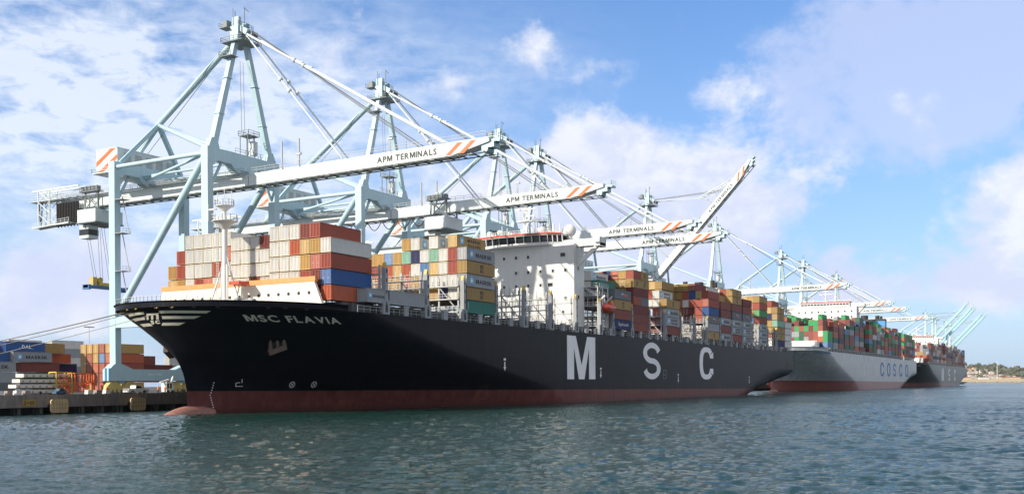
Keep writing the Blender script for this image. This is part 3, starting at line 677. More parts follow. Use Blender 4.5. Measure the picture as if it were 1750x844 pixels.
# anchors
def anchor(side):
    a = 19.0*side; zc = 12.2
    x, y = arc_point(a, zc); x2, y2 = arc_point(a+.4, zc); d = Vector((x2-x, y2-y, 0)).normalized()*(1 if side > 0 else 1); n = Vector((d.y, -d.x, 0)).normalized()
    if side < 0: n = Vector((x-(-60), y-24, 0)).normalized()*1
    c = Vector((x, y, zc)); u = (Vector((0, 0, 1))*1+n*.18).normalized(); o = c+n*(.55 if side > 0 else 1.2)
    def P(r_, h_, k=0): return o+d*(r_*.82)+u*(h_*.82+.22*r_)+n*k
    mb = MB()
    mb.beam(P(-1.9, -1.6), P(1.9, -1.2), .9, .9, side=n)
    mb.beam(P(-1.6, -1.5), P(-1.7, 1.4), .9, .75, .2, .2, side=n); mb.beam(P(1.5, -1.2), P(1.15, 1.7), .9, .75, .2, .2, side=n)
    mb.beam(P(0, -1.3), P(-.2, 1.2, -.2), .5, .5, side=n); mb.tube(P(-.2, 1.0, -.3), P(-.3, 2.2, -1.4), .35, 8)
    mb.build('anchor', mat('anchor_rusty_steel', (.12, .085, .07), .8, var=.3, dirt=RUST, dirt_amt=.5), S1)
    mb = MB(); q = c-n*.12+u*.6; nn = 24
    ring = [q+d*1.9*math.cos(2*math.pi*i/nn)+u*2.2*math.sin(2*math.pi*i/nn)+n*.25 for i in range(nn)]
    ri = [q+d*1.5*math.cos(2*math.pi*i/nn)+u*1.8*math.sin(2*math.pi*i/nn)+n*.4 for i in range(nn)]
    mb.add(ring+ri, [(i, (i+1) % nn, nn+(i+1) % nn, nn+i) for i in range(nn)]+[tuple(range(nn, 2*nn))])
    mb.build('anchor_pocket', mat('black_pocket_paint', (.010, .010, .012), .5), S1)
anchor(1); anchor(-1)
# forecastle fairleads with yellow rollers, bulwark top rail
mb = MB(); my = MB()
for a in (2.5, 5.5, 9.5, -2.5, -5.5, 13.5, 22, 25, 29):
    x, y = arc_point(a, 18.5); x2, y2 = arc_point(a+.3, 18.5); d = Vector((x2-x, y2-y, 0)).normalized(); n = Vector((d.y, -d.x, 0))
    c = Vector((x, y, 18.35))+n*.05
    mb.tube(c-n*.2, c+n*.12, .42, 12)
    if a in (-2.5, 2.5, 5.5, -5.5): my.tube(c+d*.35+n*.05-Vector((0, 0, .35)), c+d*.35+n*.1+Vector((0, 0, .4)), .2, 8)
mb.build('fairlead', black_m, S1); my.build('fairlead_roller', yellow_m, S1)
mb = MB(); pts = []
for i in range(-14, 15):
    x, y = arc_point(i*.95, 19.1); pts.append((x+.3, y, 19.25))
mb.rail(pts, .9, 1.4, .035, bars=2); mb.build('bow_railing', white_m, S1)
# breakwater
mb = MB(); sB = -64.0
mb.add([(sB, 3.0, 18.0), (sB, 46.5, 18.0), (sB, 44.6, 23.6), (sB, 5.4, 23.6), (sB+.6, 3, 18), (sB+.6, 46.5, 18), (sB+.6, 44.6, 23.6), (sB+.6, 5.4, 23.6)],
       [(0, 1, 2, 3), (4, 7, 6, 5), (0, 3, 7, 4), (1, 5, 6, 2), (3, 2, 6, 7)])
for y in (10, 16, 22, 28, 34, 40): mb.box(sB+.6, sB+2.5, y, y+.15, 18, 23)
bw = mb.build('breakwater', cream_m, S1)
mb = MB(); mb.box(sB-.08, sB+.66, 5.1, 44.9, 23.6, 24.55); mb.build('breakwater_stripe', mat('pale_orange_paint', (.72, .30, .10), .5), bw)
for i in range(15):
    y = 6.6+i*2.45; mb = MB(); mb.tube((sB-.05, y, 21.6), (sB-.012, y, 21.6), .33, 16, m=black_m); 
    mb.build('porthole', black_m, bw)
# winches and gear on the forecastle
mb = MB()
for y in (12, 18, 30, 36):
    mb.tube((-74, y-1.5, 19.2), (-74, y+1.5, 19.2), .8, 12); mb.box(-75, -73, y+1.6, y+2.4, 18, 20.2)
mb.build('mooring_winch', grey_m, S1)
# foremast
mx, my_ = -67.5, 24.0
mb = MB(); mb.tube((mx, my_, 18), (mx, my_, 36), .68, 14, .5); mb.tube((mx, my_, 36), (mx, my_, 38), .36, 12)
mb.tube((mx, my_, 34), (mx, my_, 35.5), .5, 14, 2.0); mb.tube((mx, my_, 37.4), (mx, my_, 38.4), .36, 14, 1.4)
for dy in (-2.6, 2.6): mb.tube((mx-2, my_+dy, 18), (mx, my_+dy*.22, 27.5), .16, 8); mb.tube((mx+1.5, my_+dy*1.1, 18), (mx, my_+dy*.2, 29), .16, 8)
fm = mb.build('foremast', white_m, S1)
mb = MB()
for r_, z in ((2.4, 35.5), (1.75, 38.4)):
    mb.tube((mx, my_, z), (mx, my_, z+.12), r_, 16)
    mb.rail([(mx+r_*math.cos(q*math.pi/5), my_+r_*math.sin(q*math.pi/5), z+.1) for q in range(11)], 1.1, 1.2, .05)
for dx, dy, z, h in ((0, -1.8, 38.5, 2.6), (0, 1.8, 38.5, 2.6), (0, 0, 38.5, 3.2), (-2, 2.2, 35.6, 3.2)): mb.tube((mx+dx, my_+dy, z), (mx+dx, my_+dy, z+h), .09, 6)
mb.box(mx-.9, mx-.5, my_+1.4, my_+3.2, 37.8, 38.05)
mb.build('mast_platform', white_m, fm)
mb = MB()
for dy in (.95, 1.45): mb.tube((mx-.9, my_+dy, 18), (mx-.6, my_+dy, 35), .06, 5)
for i in range(34): mb.tube((mx-.9+.3*i/34, my_+.95, 18.4+i*.49), (mx-.9+.3*i/34, my_+1.45, 18.4+i*.49), .045, 4)
mb.build('ladder', ltgrey_m, fm)
mb = MB(); mb.box(mx-.3, mx+2.4, my_-3.8, my_-1.4, 23.6, 24.2); mb.build('red_brace', redor_m, fm)

# lashing bridges and stanchions along the deck
def lashing(name='lashing_bridge', zt=26.6):
    mb = MB()
    for z in (20.4, 23.2, 26.0):
        mb.box(-.55, .55, 1.5, 46.5, z-.12, z+.12)
    for i in range(10):
        y = 1.6+i*5.0
        if y > 47: break
        mb.box(-.18, .18, y-.16, y+.16, 17.95, 27.8)
        if i < 9: 
            if i % 2 == 0: mb.tube((0, y, 20.4), (0, y+5, 25.9), .13, 5)
    for i in range(38): mb.tube((0, 2+i*1.22, 26.1), (0, 2+i*1.22, 27.1+.5*((i*7) % 3)), .09, 4, cap=False)
    for z in (20.5, 23.3, 26.1): mb.rail([(-.5, 1.6, z), (-.5, 46.4, z)], 1.1, 1.25, .05)
    return mb.mesh(name, ltgrey_m)
me_l = lashing()
mbp = MB()
mbp.box(-.42, .42, -.05, .9, 18.2, 27.2, grey_m)
mbp.box(-1.05, -.43, .0, .8, 18.2, 20.9, grey_m); mbp.box(.43, 1.05, .0, .8, 18.2, 20.9, grey_m)
for z in (20.0, 22.2, 24.4, 26.2): mbp.box(-.14, .14, -.09, -.052, z, z+.7, black_m)
mbp.box(-.3, .3, -.1, -.052, 18.6, 20.0, black_m)
mbp.prism([(-.42, 27.2), (.42, 27.2), (.12, 28.2), (-.12, 28.2)], 'y', 0.1, .8, yellow_m)
me_p = mbp.mesh('bridge_post', grey_m)
mbs = MB(); mbs.box(-.75, .75, .1, .7, 18.2, 20.15); mbs.box(-1.0, 1.0, .05, .75, 19.8, 20.16)
me_s = mbs.mesh('deck_stanchion', grey_m)
def put(name, me, parent, x, y, z=0):
    o = bpy.data.objects.new(name, me); COL.objects.link(o); o.parent = parent; o.location = Vector((x, y, z))-ORG[parent.name]; return o
POSTS = [-49.2, -34.9, -20.7, -6.7, 6.9, 21.0, 35.4, 51.0, 59.6, 73.6, 87.6, 101.4, 115.6, 129.8, 143.4, 157.4, 171.6, 185.6, 199.4, 208.6, 222.6, 237.0]
for s in POSTS:
    if not (38 < s < 59): put('lashing_bridge', me_l, S1, s, 0)
    put('lashing_post', me_p, S1, s, 0)
    put('deck_stanchion', me_s, S1, s+6.8, 0)
mb = MB()
for s in [-58+i*1.9 for i in range(169)]:
    if min(abs(s-p) for p in POSTS) > .9: mb.tube((s, .15, 18.2), (s, .15, 19.4), .05, 4, cap=False)
for z in (18.8, 19.4): mb.tube((-58, .15, z), (262, .15, z), .05, 4)
mb.build('deck_railing', ltgrey_m, S1)
mb = MB(); mb.box(-60, 44, 2.0, 46, 18.0, 20.0); mb.box(59, 262, 2.0, 46, 18.0, 20.0)
for i in range(50):
    x = -58+i*6.4
    mb.box(x, x+.5, 1.5, 2.0, 18, 20)
    if i % 2: mb.box(x+2, x+4.2, 1.2, 2.0, 18, 19.2)
mb.build('hatch_coaming', mat('coaming_dark_grey', (.10, .11, .12), .7, var=.3, dirt=RUST, dirt_amt=.3), S1)

# deckhouse
hx0, hx1, hy0, hy1 = 45.0, 51.5, 5.4, 42.6
mb = MB(); mb.box(hx0, hx1, hy0, hy1, 18.0, 43.3); mb.box(hx1, hx1+7, 11, 37, 18, 40)
for z in (22.5, 26.5, 30.5, 34.5, 38.5): mb.box(hx0-.03, hx0-.004, hy0+.02, hy1-.02, z, z+.08)
dh = mb.build('deckhouse', white_m, S1)
mb = MB()
wy = [hy1-2, hy1-7, hy1-11, hy1-13, hy1-17, hy1-21.5, hy1-26, hy1-30, hy1-34]
rnd = random.Random(3)
for r_, z in enumerate((24.5, 28.3, 32.2, 36.0, 40.3)):
    for i in range(9):
        y = 8.0+i*3.9+(.8 if rnd.random() < .3 else 0)
        if rnd.random() < .12: continue
        w, h = (.75, .5) if (i < 2 and r_ in (2, 4)) else (.36, .42)
        b = MB(); b.box(hx0-.055, hx0-.031, y-w, y+w, z-h, z+h)
        for q_ in ((y-w-.14, y+w+.14, z-h-.14, z-h-.003), (y-w-.14, y+w+.14, z+h+.003, z+h+.14), (y-w-.14, y-w-.003, z-h, z+h), (y+w+.003, y+w+.14, z-h, z+h)): b.box(hx0-.13, hx0-.031, *q_, white_m)
        b.build('window', glass_m, dh)
for z in (28, 36, 41.5):
    b = MB(); b.box(hx0+2.2, hx0+3.2, hy0-.05, hy0-.01, z, z+1.1); b.build('window', glass_m, dh)
# wheelhouse with faceted front and red visor
fp = [(hx0+1.5, 9.6), (hx0-.8, 13), (hx0-1.8, 20), (hx0-1.8, 28), (hx0-.8, 35), (hx0+1.5, 38.4), (hx0+6.5, 38.4), (hx0+6.5, 9.6)]
mb = MB(); mb.prism(fp, 'z', 43.3, 44.1); 
fp2 = [(x-.45 if x < hx0+2 else x, y) for x, y in fp]
mb.prism(fp2, 'z', 46.0, 46.5); mb.prism([(x*1.0+(.5 if x < hx0+2 else -.3), HB+(y-HB)*.97) for x, y in fp], 'z', 44.1, 46.0, glass_m)
for (a, b) in zip(fp[:6], fp[1:6]):
    for q in range(4):
        f = q/3; p = (a[0]+(b[0]-a[0])*f, a[1]+(b[1]-a[1])*f); mb.beam((p[0], p[1], 44.1), (p[0]-.3, p[1], 46.0), .22, .22)
wh = mb.build('wheelhouse', white_m, dh)
mb = MB()
for (a, b) in zip(fp2[:6], fp2[1:6]): mb.beam((a[0]-.12, a[1], 46.45), (b[0]-.12, b[1], 46.45), .3, .38)
mb.build('visor', redor_m, wh)
mb = MB(); mb.rail([(x, y, 46.5) for x, y in fp]+[(fp[0][0], fp[0][1], 46.5)], 1.2, 1.4, .06)
for q in range(26):
    x = hx0+rnd.uniform(.5, 5.5); y = rnd.uniform(11, 37); mb.tube((x, y, 46.5), (x, y, 46.5+rnd.uniform(1.2, 3.4)), rnd.choice((.08, .12, .3)), 6)
for (x, y) in ((48, 34), (47, 30), (48, 17)): mb.sphere((x, y, 48.2), .8, 12, 8); mb.tube((x, y, 46.5), (x, y, 47.6), .25, 8)
mb.build('bridge_roof_gear', white_m, wh)
# bridge wings, boxed and braced
for sgn in (-1, 1):
    mb = MB()
    def yy(v): return HB+sgn*v
    ys = sorted((yy(14.4), yy(25.8))); mb.box(hx0+1.6, hx0+5.2, ys[0], ys[1], 42.5, 43.25); mb.box(hx0+1.6, hx0+1.75, ys[0], ys[1], 43.25, 44.5); mb.box(hx0+5.05, hx0+5.2, ys[0], ys[1], 43.25, 44.5)
    e = yy(25.8); mb.box(hx0+1.2, hx0+5.6, min(e, e-1.6*sgn), max(e, e-1.6*sgn), 42.2, 44.8)
    mb.prism([(yy(18.6), 42.5), (yy(18.6), 36.8), (yy(25.2), 42.0), (yy(25.2), 42.5), (yy(24.0), 42.5), (yy(19.6), 39.2), (yy(19.6), 42.5)], 'x', hx0+2.0, hx0+2.5)
    mb.build('bridge_wing', white_m, dh)
mb = MB(); mb.sphere((50, 9.0, 47.6), 1.75, 24, 16); mb.tube((50, 9, 43.3), (50, 9, 46.3), .9, 14, .7); mb.build('radome', white_m, dh)
mb = MB(); rm = (49, 22.5)
for dx in (-.6, .6):
    for dy in (-.6, .6): mb.tube((rm[0]+dx, rm[1]+dy, 46.5), (rm[0]+dx*.4, rm[1]+dy*.4, 56), .12, 6)
for k in range(9): z = 47.2+k; mb.tube((rm[0]-.5, rm[1]-.5, z), (rm[0]+.5, rm[1]+.5, z+.9), .07, 5); mb.tube((rm[0]-.5, rm[1]+.5, z), (rm[0]+.5, rm[1]-.5, z+.9), .07, 5)
mb.box(rm[0]-1.2, rm[0]+1.2, rm[1]-2.6, rm[1]+2.6, 51.0, 51.15); mb.box(rm[0]-1.6, rm[0]-1.2, rm[1]-3.6, rm[1]+.4, 52.2, 52.5); mb.box(rm[0]-.2, rm[0]+.2, rm[1]-3.2, rm[1]+3.2, 54.4, 54.7)
for dy in (-2.4, 0, 2.2): mb.tube((rm[0], rm[1]+dy, 51), (rm[0], rm[1]+dy, 54.2+dy*.3), .08, 5)
mb.build('radar_mast', white_m, dh)
# stair tower beside the house
mb = MB()
for z in (20.5, 23.4, 26.3, 29.2, 31.6):
    mb.box(51.6, 58.8, 1.2, 10.8, z, z+.12); mb.rail([(51.6, 1.3, z), (58.8, 1.3, z)], 1.1, 1.2, .05); mb.rail([(51.6, 10, z), (51.6, 1.3, z)], 1.1, 1.2, .05)
for x in (51.8, 55, 58.6):
    for y in (1.4, 6): mb.tube((x, y, 18), (x, y, 31.8), .16, 6)
mb.beam((51.8, 6, 32), (58.6, 2.2, 28.0), .6, .8); mb.beam((52, 2, 20), (58.5, 2, 26), .5, .3)
for k in range(4): mb.tube((51.8, 1.6, 20.5+k*2.9), (55, 1.6, 23.4+k*2.9), .1, 5)
mb.build('stair_tower', white_m, dh)
# lifeboat: its own thing
lb = empty('lifeboat', (55.4, -.2, 25.6), 'red enclosed lifeboat hanging beside the white deckhouse of the near ship', 'lifeboat')
mb = MB(); V = []; n = 16; K = 12
for k in range(K+1):
    f = k/K*2-1; r_ = (1-abs(f)**2.6)**.5 if abs(f) < 1 else 0
    for i in range(n):
        q = 2*math.pi*i/n; c_, s_ = math.cos(q), math.sin(q)
        V.append((55.4+f*3.9, -.2+1.45*r_*s_, 25.6+(1.25 if c_ > 0 else 1.35)*r_*c_+.25*abs(f)**2))
mb.add(V, [(k*n+i, (k+1)*n+i, (k+1)*n+(i+1) % n, k*n+(i+1) % n) for k in range(K) for i in range(n)], None, True)
mb.build('boat_hull', mat('lifeboat_red', (.62, .07, .035), .4), lb)
mb = MB(); V = []
mb.box(56.4, 58.0, -.8, .4, 26.7, 27.6); mb.build('steering_cupola', MATS['lifeboat_red'], lb)
mb = MB(); mb.box(52.5, 58.2, -1.68, -1.5, 25.45, 25.6, black_m); mb.build('fender_strip', black_m, lb)
mb = MB()
for x in (52.9, 57.9): mb.beam((x, 1.6, 18.2), (x, 1.6, 27.5), .35, .5); mb.beam((x, 1.6, 27.5), (x, -.3, 29.2), .3, .4); mb.tube((x, -.2, 29), (x, -.2, 26.4), .05, 5)
mb.build('davit', white_m, S1)
# funnel
mb = MB(); mb.box(200.6, 207.6, 15, 33, 18, 43.6); fn = mb.build('funnel_casing', cream_m, S1)
for x, y, r_, h in ((204, 24, 1.9, 46.6), (202, 17.5, .9, 46.9), (205.8, 17.5, .8, 46.3), (204, 30, 1.0, 47.2), (201.8, 29, .7, 46.2)): mb = MB(); mb.tube((x, y, 43.6), (x, y, h), r_, 16); mb.build('exhaust_pipe', mat('sooty_pipe', (.04, .035, .03), .6, var=.3), fn)
# stern mooring deck opening
mb = MB(); mb.box(252.6, 255.2, -.05, -.02, 10.8, 13.6); mb.box(256.6, 260.4, -.05, -.02, 10.4, 13.6); mb.build('mooring_opening', black_m, S1)
# ---------------------------------------------------------------- containers
PAL = {
 'white': (.69, .69, .66), 'grey': (.36, .38, .40), 'slate grey': (.17, .19, .21), 'red': (.40, .095, .06), 'brown': (.27, .07, .05), 'dark red': (.20, .035, .03),
 'yellow': (.56, .36, .12), 'mustard': (.42, .28, .10), 'orange red': (.52, .13, .06), 'blue': (.03, .11, .32), 'light blue': (.13, .26, .50), 'navy': (.02, .03, .13),
 'teal': (.04, .22, .18), 'pale green': (.28, .50, .38), 'green': (.06, .30, .10), 'bright green': (.03, .36, .11), 'dark green': (.02, .13, .07)}
CM = {k: mat('container_'+k.replace(' ', '_'), v, .55, var=.10, dirt=(.30, .18, .10) if k in ('white', 'yellow', 'grey', 'mustard') else GRIME, dirt_amt=.26 if k == 'white' else .5, scale=.5) for k, v in PAL.items()}
FM = {k: mat('container_frame_'+k.replace(' ', '_'), tuple(c*.82 for c in v), .6, var=.15, dirt=(.25, .12, .05), dirt_amt=.6, scale=.6) for k, v in PAL.items()}
FM['white'] = mat('container_frame_worn', (.56, .50, .40), .6, var=.3, dirt=(.25, .12, .05), dirt_amt=.8, scale=.6)
bar_m = mat('lock_rod_steel', (.50, .48, .44), .5)
CMESH = {}
def cont_mesh(color, L, Hc, door):
    key = (color, L, Hc, door)
    if key in CMESH: return CMESH[key]
    mb = MB(); Wd = 2.38; f = FM[color]; c = CM[color]; p = .15; dp = .09
    for x in (0, L-p):
        for y in (0, Wd-p): mb.box(x, x+p, y, y+p, .02, Hc-.02, f)
        mb.box(x+.002, x+p-.002, p, Wd-p, .02, .18, f); mb.box(x+.002, x+p-.002, p, Wd-p, Hc-.16, Hc-.02, f)
    for y in (0, Wd-p): mb.box(p, L-p, y+.002, y+p-.002, .02, .17, f); mb.box(p, L-p, y+.002, y+p-.002, Hc-.13, Hc-.02, f)
    # corrugated sides
    def corr(a0, a1, P, n):
        V = []; k = 0; w = (a1-a0)/n
        for i in range(n):
            for q, d in ((0, 0), (.18, 1), (.5, 1), (.68, 0)): V.append((a0+w*(i+q), d))
        V.append((a1, 0)); m = len(V)
        mb.add([P(a, d, .17) for a, d in V]+[P(a, d, Hc-.13) for a, d in V], [(i, i+1, m+i+1, m+i) for i in range(m-1)], c)
    corr(p, L-p, lambda a, d, z: (a, .03+d*dp, z), 40 if L > 8 else 20); corr(p, L-p, lambda a, d, z: (a, Wd-.03-d*dp, z), 40 if L > 8 else 20)
    corr(p, Wd-p, lambda a, d, z: (L-.03-d*dp, a, z), 8)
    if door:
        mb.box(.05, .1, p, Wd/2-.01, .19, Hc-.17, c); mb.box(.05, .1, Wd/2+.01, Wd-p, .19, Hc-.17, c)
        for y in (.42, .85, 1.59, 2.02): mb.tube((.01, y, .12), (.01, y, Hc-.1), .035, 5, m=bar_m)
        for y in (.6, 1.8): mb.box(.0, .04, y-.18, y+.18, 1.1, 1.17, bar_m); mb.box(.0, .04, y-.2, y+.2, Hc*.66, Hc*.66+.3, f)
    else: corr(p, Wd-p, lambda a, d, z: (.02+d*.15, a, z), 6)
    mb.add([(p, p, Hc-.06), (L-p, p, Hc-.06), (L-p, Wd-p, Hc-.06), (p, Wd-p, Hc-.06)], [(0, 1, 2, 3)], c)
    mb.add([(0, 0, .1), (L, 0, .1), (L, Wd, .1), (0, Wd, .1)], [(0, 3, 2, 1)], f)
    CMESH[key] = mb.mesh('shipping_container', c); return CMESH[key]
LM = {}
def logo_mesh(kind, L, Hc):
    key = (kind, L, Hc)
    if key in LM: return LM[key]
    mb = MB(); y = -.012
    def star(cx_, cz, r_, boxed=True):
        if boxed: mb.add([(cx_-r_*1.15, y, cz-r_*1.15), (cx_+r_*1.15, y, cz-r_*1.15), (cx_+r_*1.15, y, cz+r_*1.15), (cx_-r_*1.15, y, cz+r_*1.15)], [(0, 1, 2, 3)], sky_b)
        V = [(cx_, y-.006, cz)]
        for i in range(14): q = math.pi/2+math.pi*i/7; rr = r_ if i % 2 == 0 else r_*.36; V.append((cx_+rr*math.cos(q), y-.006, cz+rr*math.sin(q)))
        mb.add(V, [(0, i+1, (i+1) % 14+1) for i in range(14)], text_w)
    lt = text_k; bd = .03
    def T(t, x, z, w, h, m=lt, b=.025): put_text(mb, t, (x, y, z), (1, 0, 0), (0, 0, 1), w, h, b, m)
    if kind == 'maersk': star(L*.17, Hc*.5, .72); T('MAERSK', L*.6, Hc*.47, L*.56, .85)
    elif kind == 'maersk20': star(L*.16, Hc*.5, .42); T('MAERSK', L*.62, Hc*.47, L*.6, .5)
    elif kind == 'sealand': star(L*.17, Hc*.58, .72); T('MAERSK', L*.6, Hc*.68, L*.48, .7); T('SEALAND', L*.6, Hc*.3, L*.46, .62)
    elif kind == 'msc': T('m', L*.52, Hc*.64, 1.3, .85, lt, .02); T('sc', L*.52, Hc*.3, 1.3, .7, lt, .02)
    elif kind == 'msc20': T('m', L*.5, Hc*.62, .95, .62, lt, .02); T('sc', L*.5, Hc*.34, .95, .5, lt, .02)
    elif kind == 'splash': T('Splosh', L*.52, Hc*.5, L*.6, 1.15, text_w, 0.0)
    elif kind == 'hamburg': T('HAMBURG', L*.48, Hc*.58, 1.9, .4, text_w, .03); mb.add([(L*.57, y, Hc*.35), (L*.75, y, Hc*.35), (L*.75, y, Hc*.62), (L*.57, y, Hc*.62)], [(0, 1, 2, 3)], redor_m)
    elif kind == 'dal': T('DAL', L*.52, Hc*.5, 2.9, 1.0, text_w, .05); T('...', L*.36, Hc*.4, .7, .1, text_w, .02); T('...', L*.68, Hc*.3, .7, .1, text_w)
    elif kind == 'capital': T('CAPITAL', L*.5, Hc*.7, 2.6, .6, text_w, .02)
    elif kind == 'rsk': T('MAERSK', L*.5, Hc*.5, L*.66, .95)
    elif kind == 'side_code': put_text(mb, 'MSC', (.9, y, Hc*.5), (0, 0, -1), (1, 0, 0), 1.4, .4, .02, text_w); 
    elif kind == 'v': put_text(mb, 'TEXTAINER'[:4], (.5, y, Hc*.55), (0, 0, -1), (1, 0, 0), 1.6, .3, .02, text_w)
    elif kind == 'codes': T('4500', L*.92, Hc*.72, .5, .16, text_w, 0); T('22G1', L*.92, Hc*.62, .5, .16, text_w, 0)
    LM[key] = mb.mesh('container_logo', text_k); return LM[key]
ORD = ['bottom', 'second', 'third', 'fourth', 'fifth', 'sixth', 'seventh', 'eighth', 'ninth', 'tenth', '11th', '12th', '13th', '14th', '15th', '16th', '17th', '18th', '19th', '20th']
CC = {}
NCONT = 0
def container(color, x, y, z, L=12.19, Hc=2.9, door=False, logo=None, label='', group=None, jitter=True):
    global NCONT
    NCONT += 1
    o = bpy.data.objects.new('shipping_container', cont_mesh(color, L, Hc, door)); COL.objects.link(o)
    j = random.uniform(-.05, .05) if jitter else 0
    o.location = (x+j, y, z); tag(o, label, 'container', group)
    if logo:
        c = bpy.data.objects.new('lettering', logo_mesh(logo, L, Hc)); COL.objects.link(c); c.parent = o
    elif L > 8 and False: pass
    return o
# near ship: bays given as (start, [per row: list of tiers bottom-up]); row 0 = water side
Z0C = 20.22; PW = 2.47
def rowy(r): return .15+r*PW
B0 = {}
w, g, sg, rd, bn, dr_, ye, mu, orr, bl, lb_, nv, tl, pg, gr = 'white', 'grey', 'slate grey', 'red', 'brown', 'dark red', 'yellow', 'mustard', 'orange red', 'blue', 'light blue', 'navy', 'teal', 'pale green', 'green'
def bay(name, s0, rows, Hs=None, first_tier=None, logos=None, group='containers stacked on the near ship', L=12.19, vis=None):
    """rows: dict row -> list of colours bottom-up (None = not visible, left out)"""
    for r, tiers in rows.items():
        Hc = (Hs or {}).get(r, 2.9); z = Z0C
        for k, col in enumerate(tiers):
            if col:
                lg = (logos or {}).get((r, k))
                top = ' topmost' if k == len(tiers)-1 else ''
                rl = 'water side row' if r == 0 else '%s row in' % ORD[r]
                container(col, s0, rowy(r), z, L, Hc-.13, (r*5+k*3) % 4 == 0 and col not in (w,), lg, '%s container, %s tier of the %s, %s' % (col, ORD[k], rl, name), group)
            z += Hc
LB0 = 'stack just behind the bow breakwater'
rows = {1: [orr, bl, rd, w], 2: [None, bn, rd, ye, rd], 3: [None, rd, ye, ye, bn], 4: [None, w, w, orr, w], 5: [None, w, w, w, w], 6: [None, w, w, w, w],
        7: [None, w, w, w, dr_], 8: [None, bn, w, w, w], 9: [None, w, w, w, w], 10: [None, w, w, w, w], 11: [None, w, w, orr, w], 12: [None, w, orr, w, w],
        13: [None, orr, w, w, w], 14: [None, rd, w, w, w], 15: [None, w, w, w, w], 16: [None, ye, rd, rd], 17: [None, ye, ye]}
Hs = {7: 2.62, 8: 2.62, 9: 2.62, 10: 2.62}
for r in list(rows):
    if r in Hs: rows[r] = [None]+rows[r]; rows[r][1] = None; rows[r] = rows[r][:1]+rows[r][2:]
bay(LB0, -62.6, rows, Hs)
container(g, -55.3, rowy(0)-.1, Z0C, 6.06, 2.62, False, 'maersk20', 'short grey star logo container low beside the foremost stack, near ship', 'containers stacked on the near ship')
container(g, -48.1, rowy(0)-.1, Z0C, 12.19, 2.75, False, None, 'plain pale grey container alone on deck between foremost and second stacks', 'containers stacked on the near ship')
LB3 = 'stack before the empty bays'
rows = {0: [tl, mu, g, mu, g], 1: [None, w, w, rd, rd, ye], 2: [None, nv, w, w, w], 3: [None, ye, w, ye, pg, w], 4: [None, ye, w, lb_, w], 5: [None, mu, ye, w, nv, w],
        6: [None, None, orr, orr, pg, ye], 7: [None, ye, ye, ye, ye], 8: [None, None, ye, orr, lb_], 9: [None, None, orr, orr, ye], 10: [None, None, ye, rd, ye], 11: [None, None, None, rd, ye], 12: [None, None, None, w, ye]}
bay(LB3, -19.6, rows, logos={(0, 1): 'msc', (0, 3): 'msc', (0, 2): 'maersk', (0, 4): 'maersk', (1, 5): 'sealand', (3, 5): 'maersk', (5, 5): 'maersk', (0, 0): 'v'})
NB = ['first', 'second', 'third', 'fourth', 'fifth', 'sixth', 'seventh', 'eighth', 'ninth', 'tenth', 'last']
bn_ = lambda i: '%s bay aft of the deckhouse' % NB[i]
bay(bn_(0), 60.7, {0: [nv, bn, mu, sg], 1: [None, None, None, sg], 2: [None, None, None, g, tl], 3: [None, None, rd, g, w, w], 4: [None, None, None, sg, w, g], 5: [None, None, None, None, mu, g]}, {3: 2.85, 4: 2.9, 5: 2.95},
    logos={(0, 0): 'splash', (0, 2): 'msc', (0, 3): 'hamburg', (3, 4): 'maersk', (3, 5): 'maersk'})
for half_, cols in ((0, [bn, bn, dr_, rd, dr_, mu, rd]), (1, [bn, bn, dr_, sg, dr_, mu, mu])):
    z = Z0C
    for k, c in enumerate(cols):
        container(c, 74.7+half_*6.12, rowy(0), z, 6.06, 2.58, False, 'msc20' if c == mu else None, 'short %s container, %s tier of the %s pair column, second bay aft of deckhouse' % (c, ORD[k], ('fore', 'aft')[half_]), 'containers stacked on the near ship'); z += 2.61
bay(bn_(1), 74.7, {1: [None]*4+[mu, mu, ye], 2: [None]*4+[mu, mu, orr], 3: [None]*5+[mu, nv], 4: [None]*5+[mu, orr], 5: [None]*6+[nv]}, {1: 2.61, 2: 2.61, 3: 2.61, 4: 2.61, 5: 2.61})
bay(bn_(3), 102.3, {0: [bn, g, g, mu], 1: [dr_, bn, orr, w, w], 2: [dr_, dr_, None, w, rd], 3: [dr_, bn]}, logos={(0, 1): 'sealand', (0, 2): 'maersk', (0, 3): 'msc', (1, 4): 'sealand'})
bay(bn_(5), 130.5, {5: [None]*4+[mu, mu, mu], 6: [None]*6+[ye], 7: [None]*6+[rd], 8: [None]*6+[ye]})
bay(bn_(6), 144.4, {0: [mu, g, sg, bl, rd, rd], 1: [None, None, rd, rd, rd, mu], 2: [None, None, dr_, dr_, rd, bl, dr_], 3: [None, None, dr_, dr_, w, rd, mu], 4: [None, None, None, rd, rd, mu, mu], 5: [None]*5+[mu, mu], 6: [None]*5+[rd, mu]}, logos={(0, 0): 'msc', (0, 2): 'hamburg'})
bay(bn_(7), 158.6, {0: [g, bn, g, bn, bn], 1: [None]*5+[mu], 2: [None]*5+[mu, w], 3: [None]*5+[w, w], 4: [None]*6+[ye]}, logos={(0, 0): 'maersk', (0, 2): 'maersk'})
bay(bn_(8), 172.7, {0: [bn, g, g, sg, bn, mu, mu], 1: [None]*5+[ye, rd], 2: [None]*6+[w]}, logos={(0, 1): 'sealand', (0, 2): 'maersk', (0, 3): 'hamburg', (0, 5): 'msc', (0, 6): 'msc'})
bay(bn_(9), 186.6, {0: [g, g, g, sg, bn, dr_], 1: [None]*5+[bn]}, logos={(0, 0): 'sealand', (0, 1): 'sealand', (0, 2): 'maersk', (0, 3): 'hamburg'})
bay('tall stack aft of the funnel', 209.8, {0: [g, g, g, bn, gr, rd, mu], 1: [None, None, None, lb_, ye, rd, ye], 2: [None]*6+[ye]}, logos={(0, 0): 'maersk', (0, 1): 'maersk', (0, 2): 'maersk'})
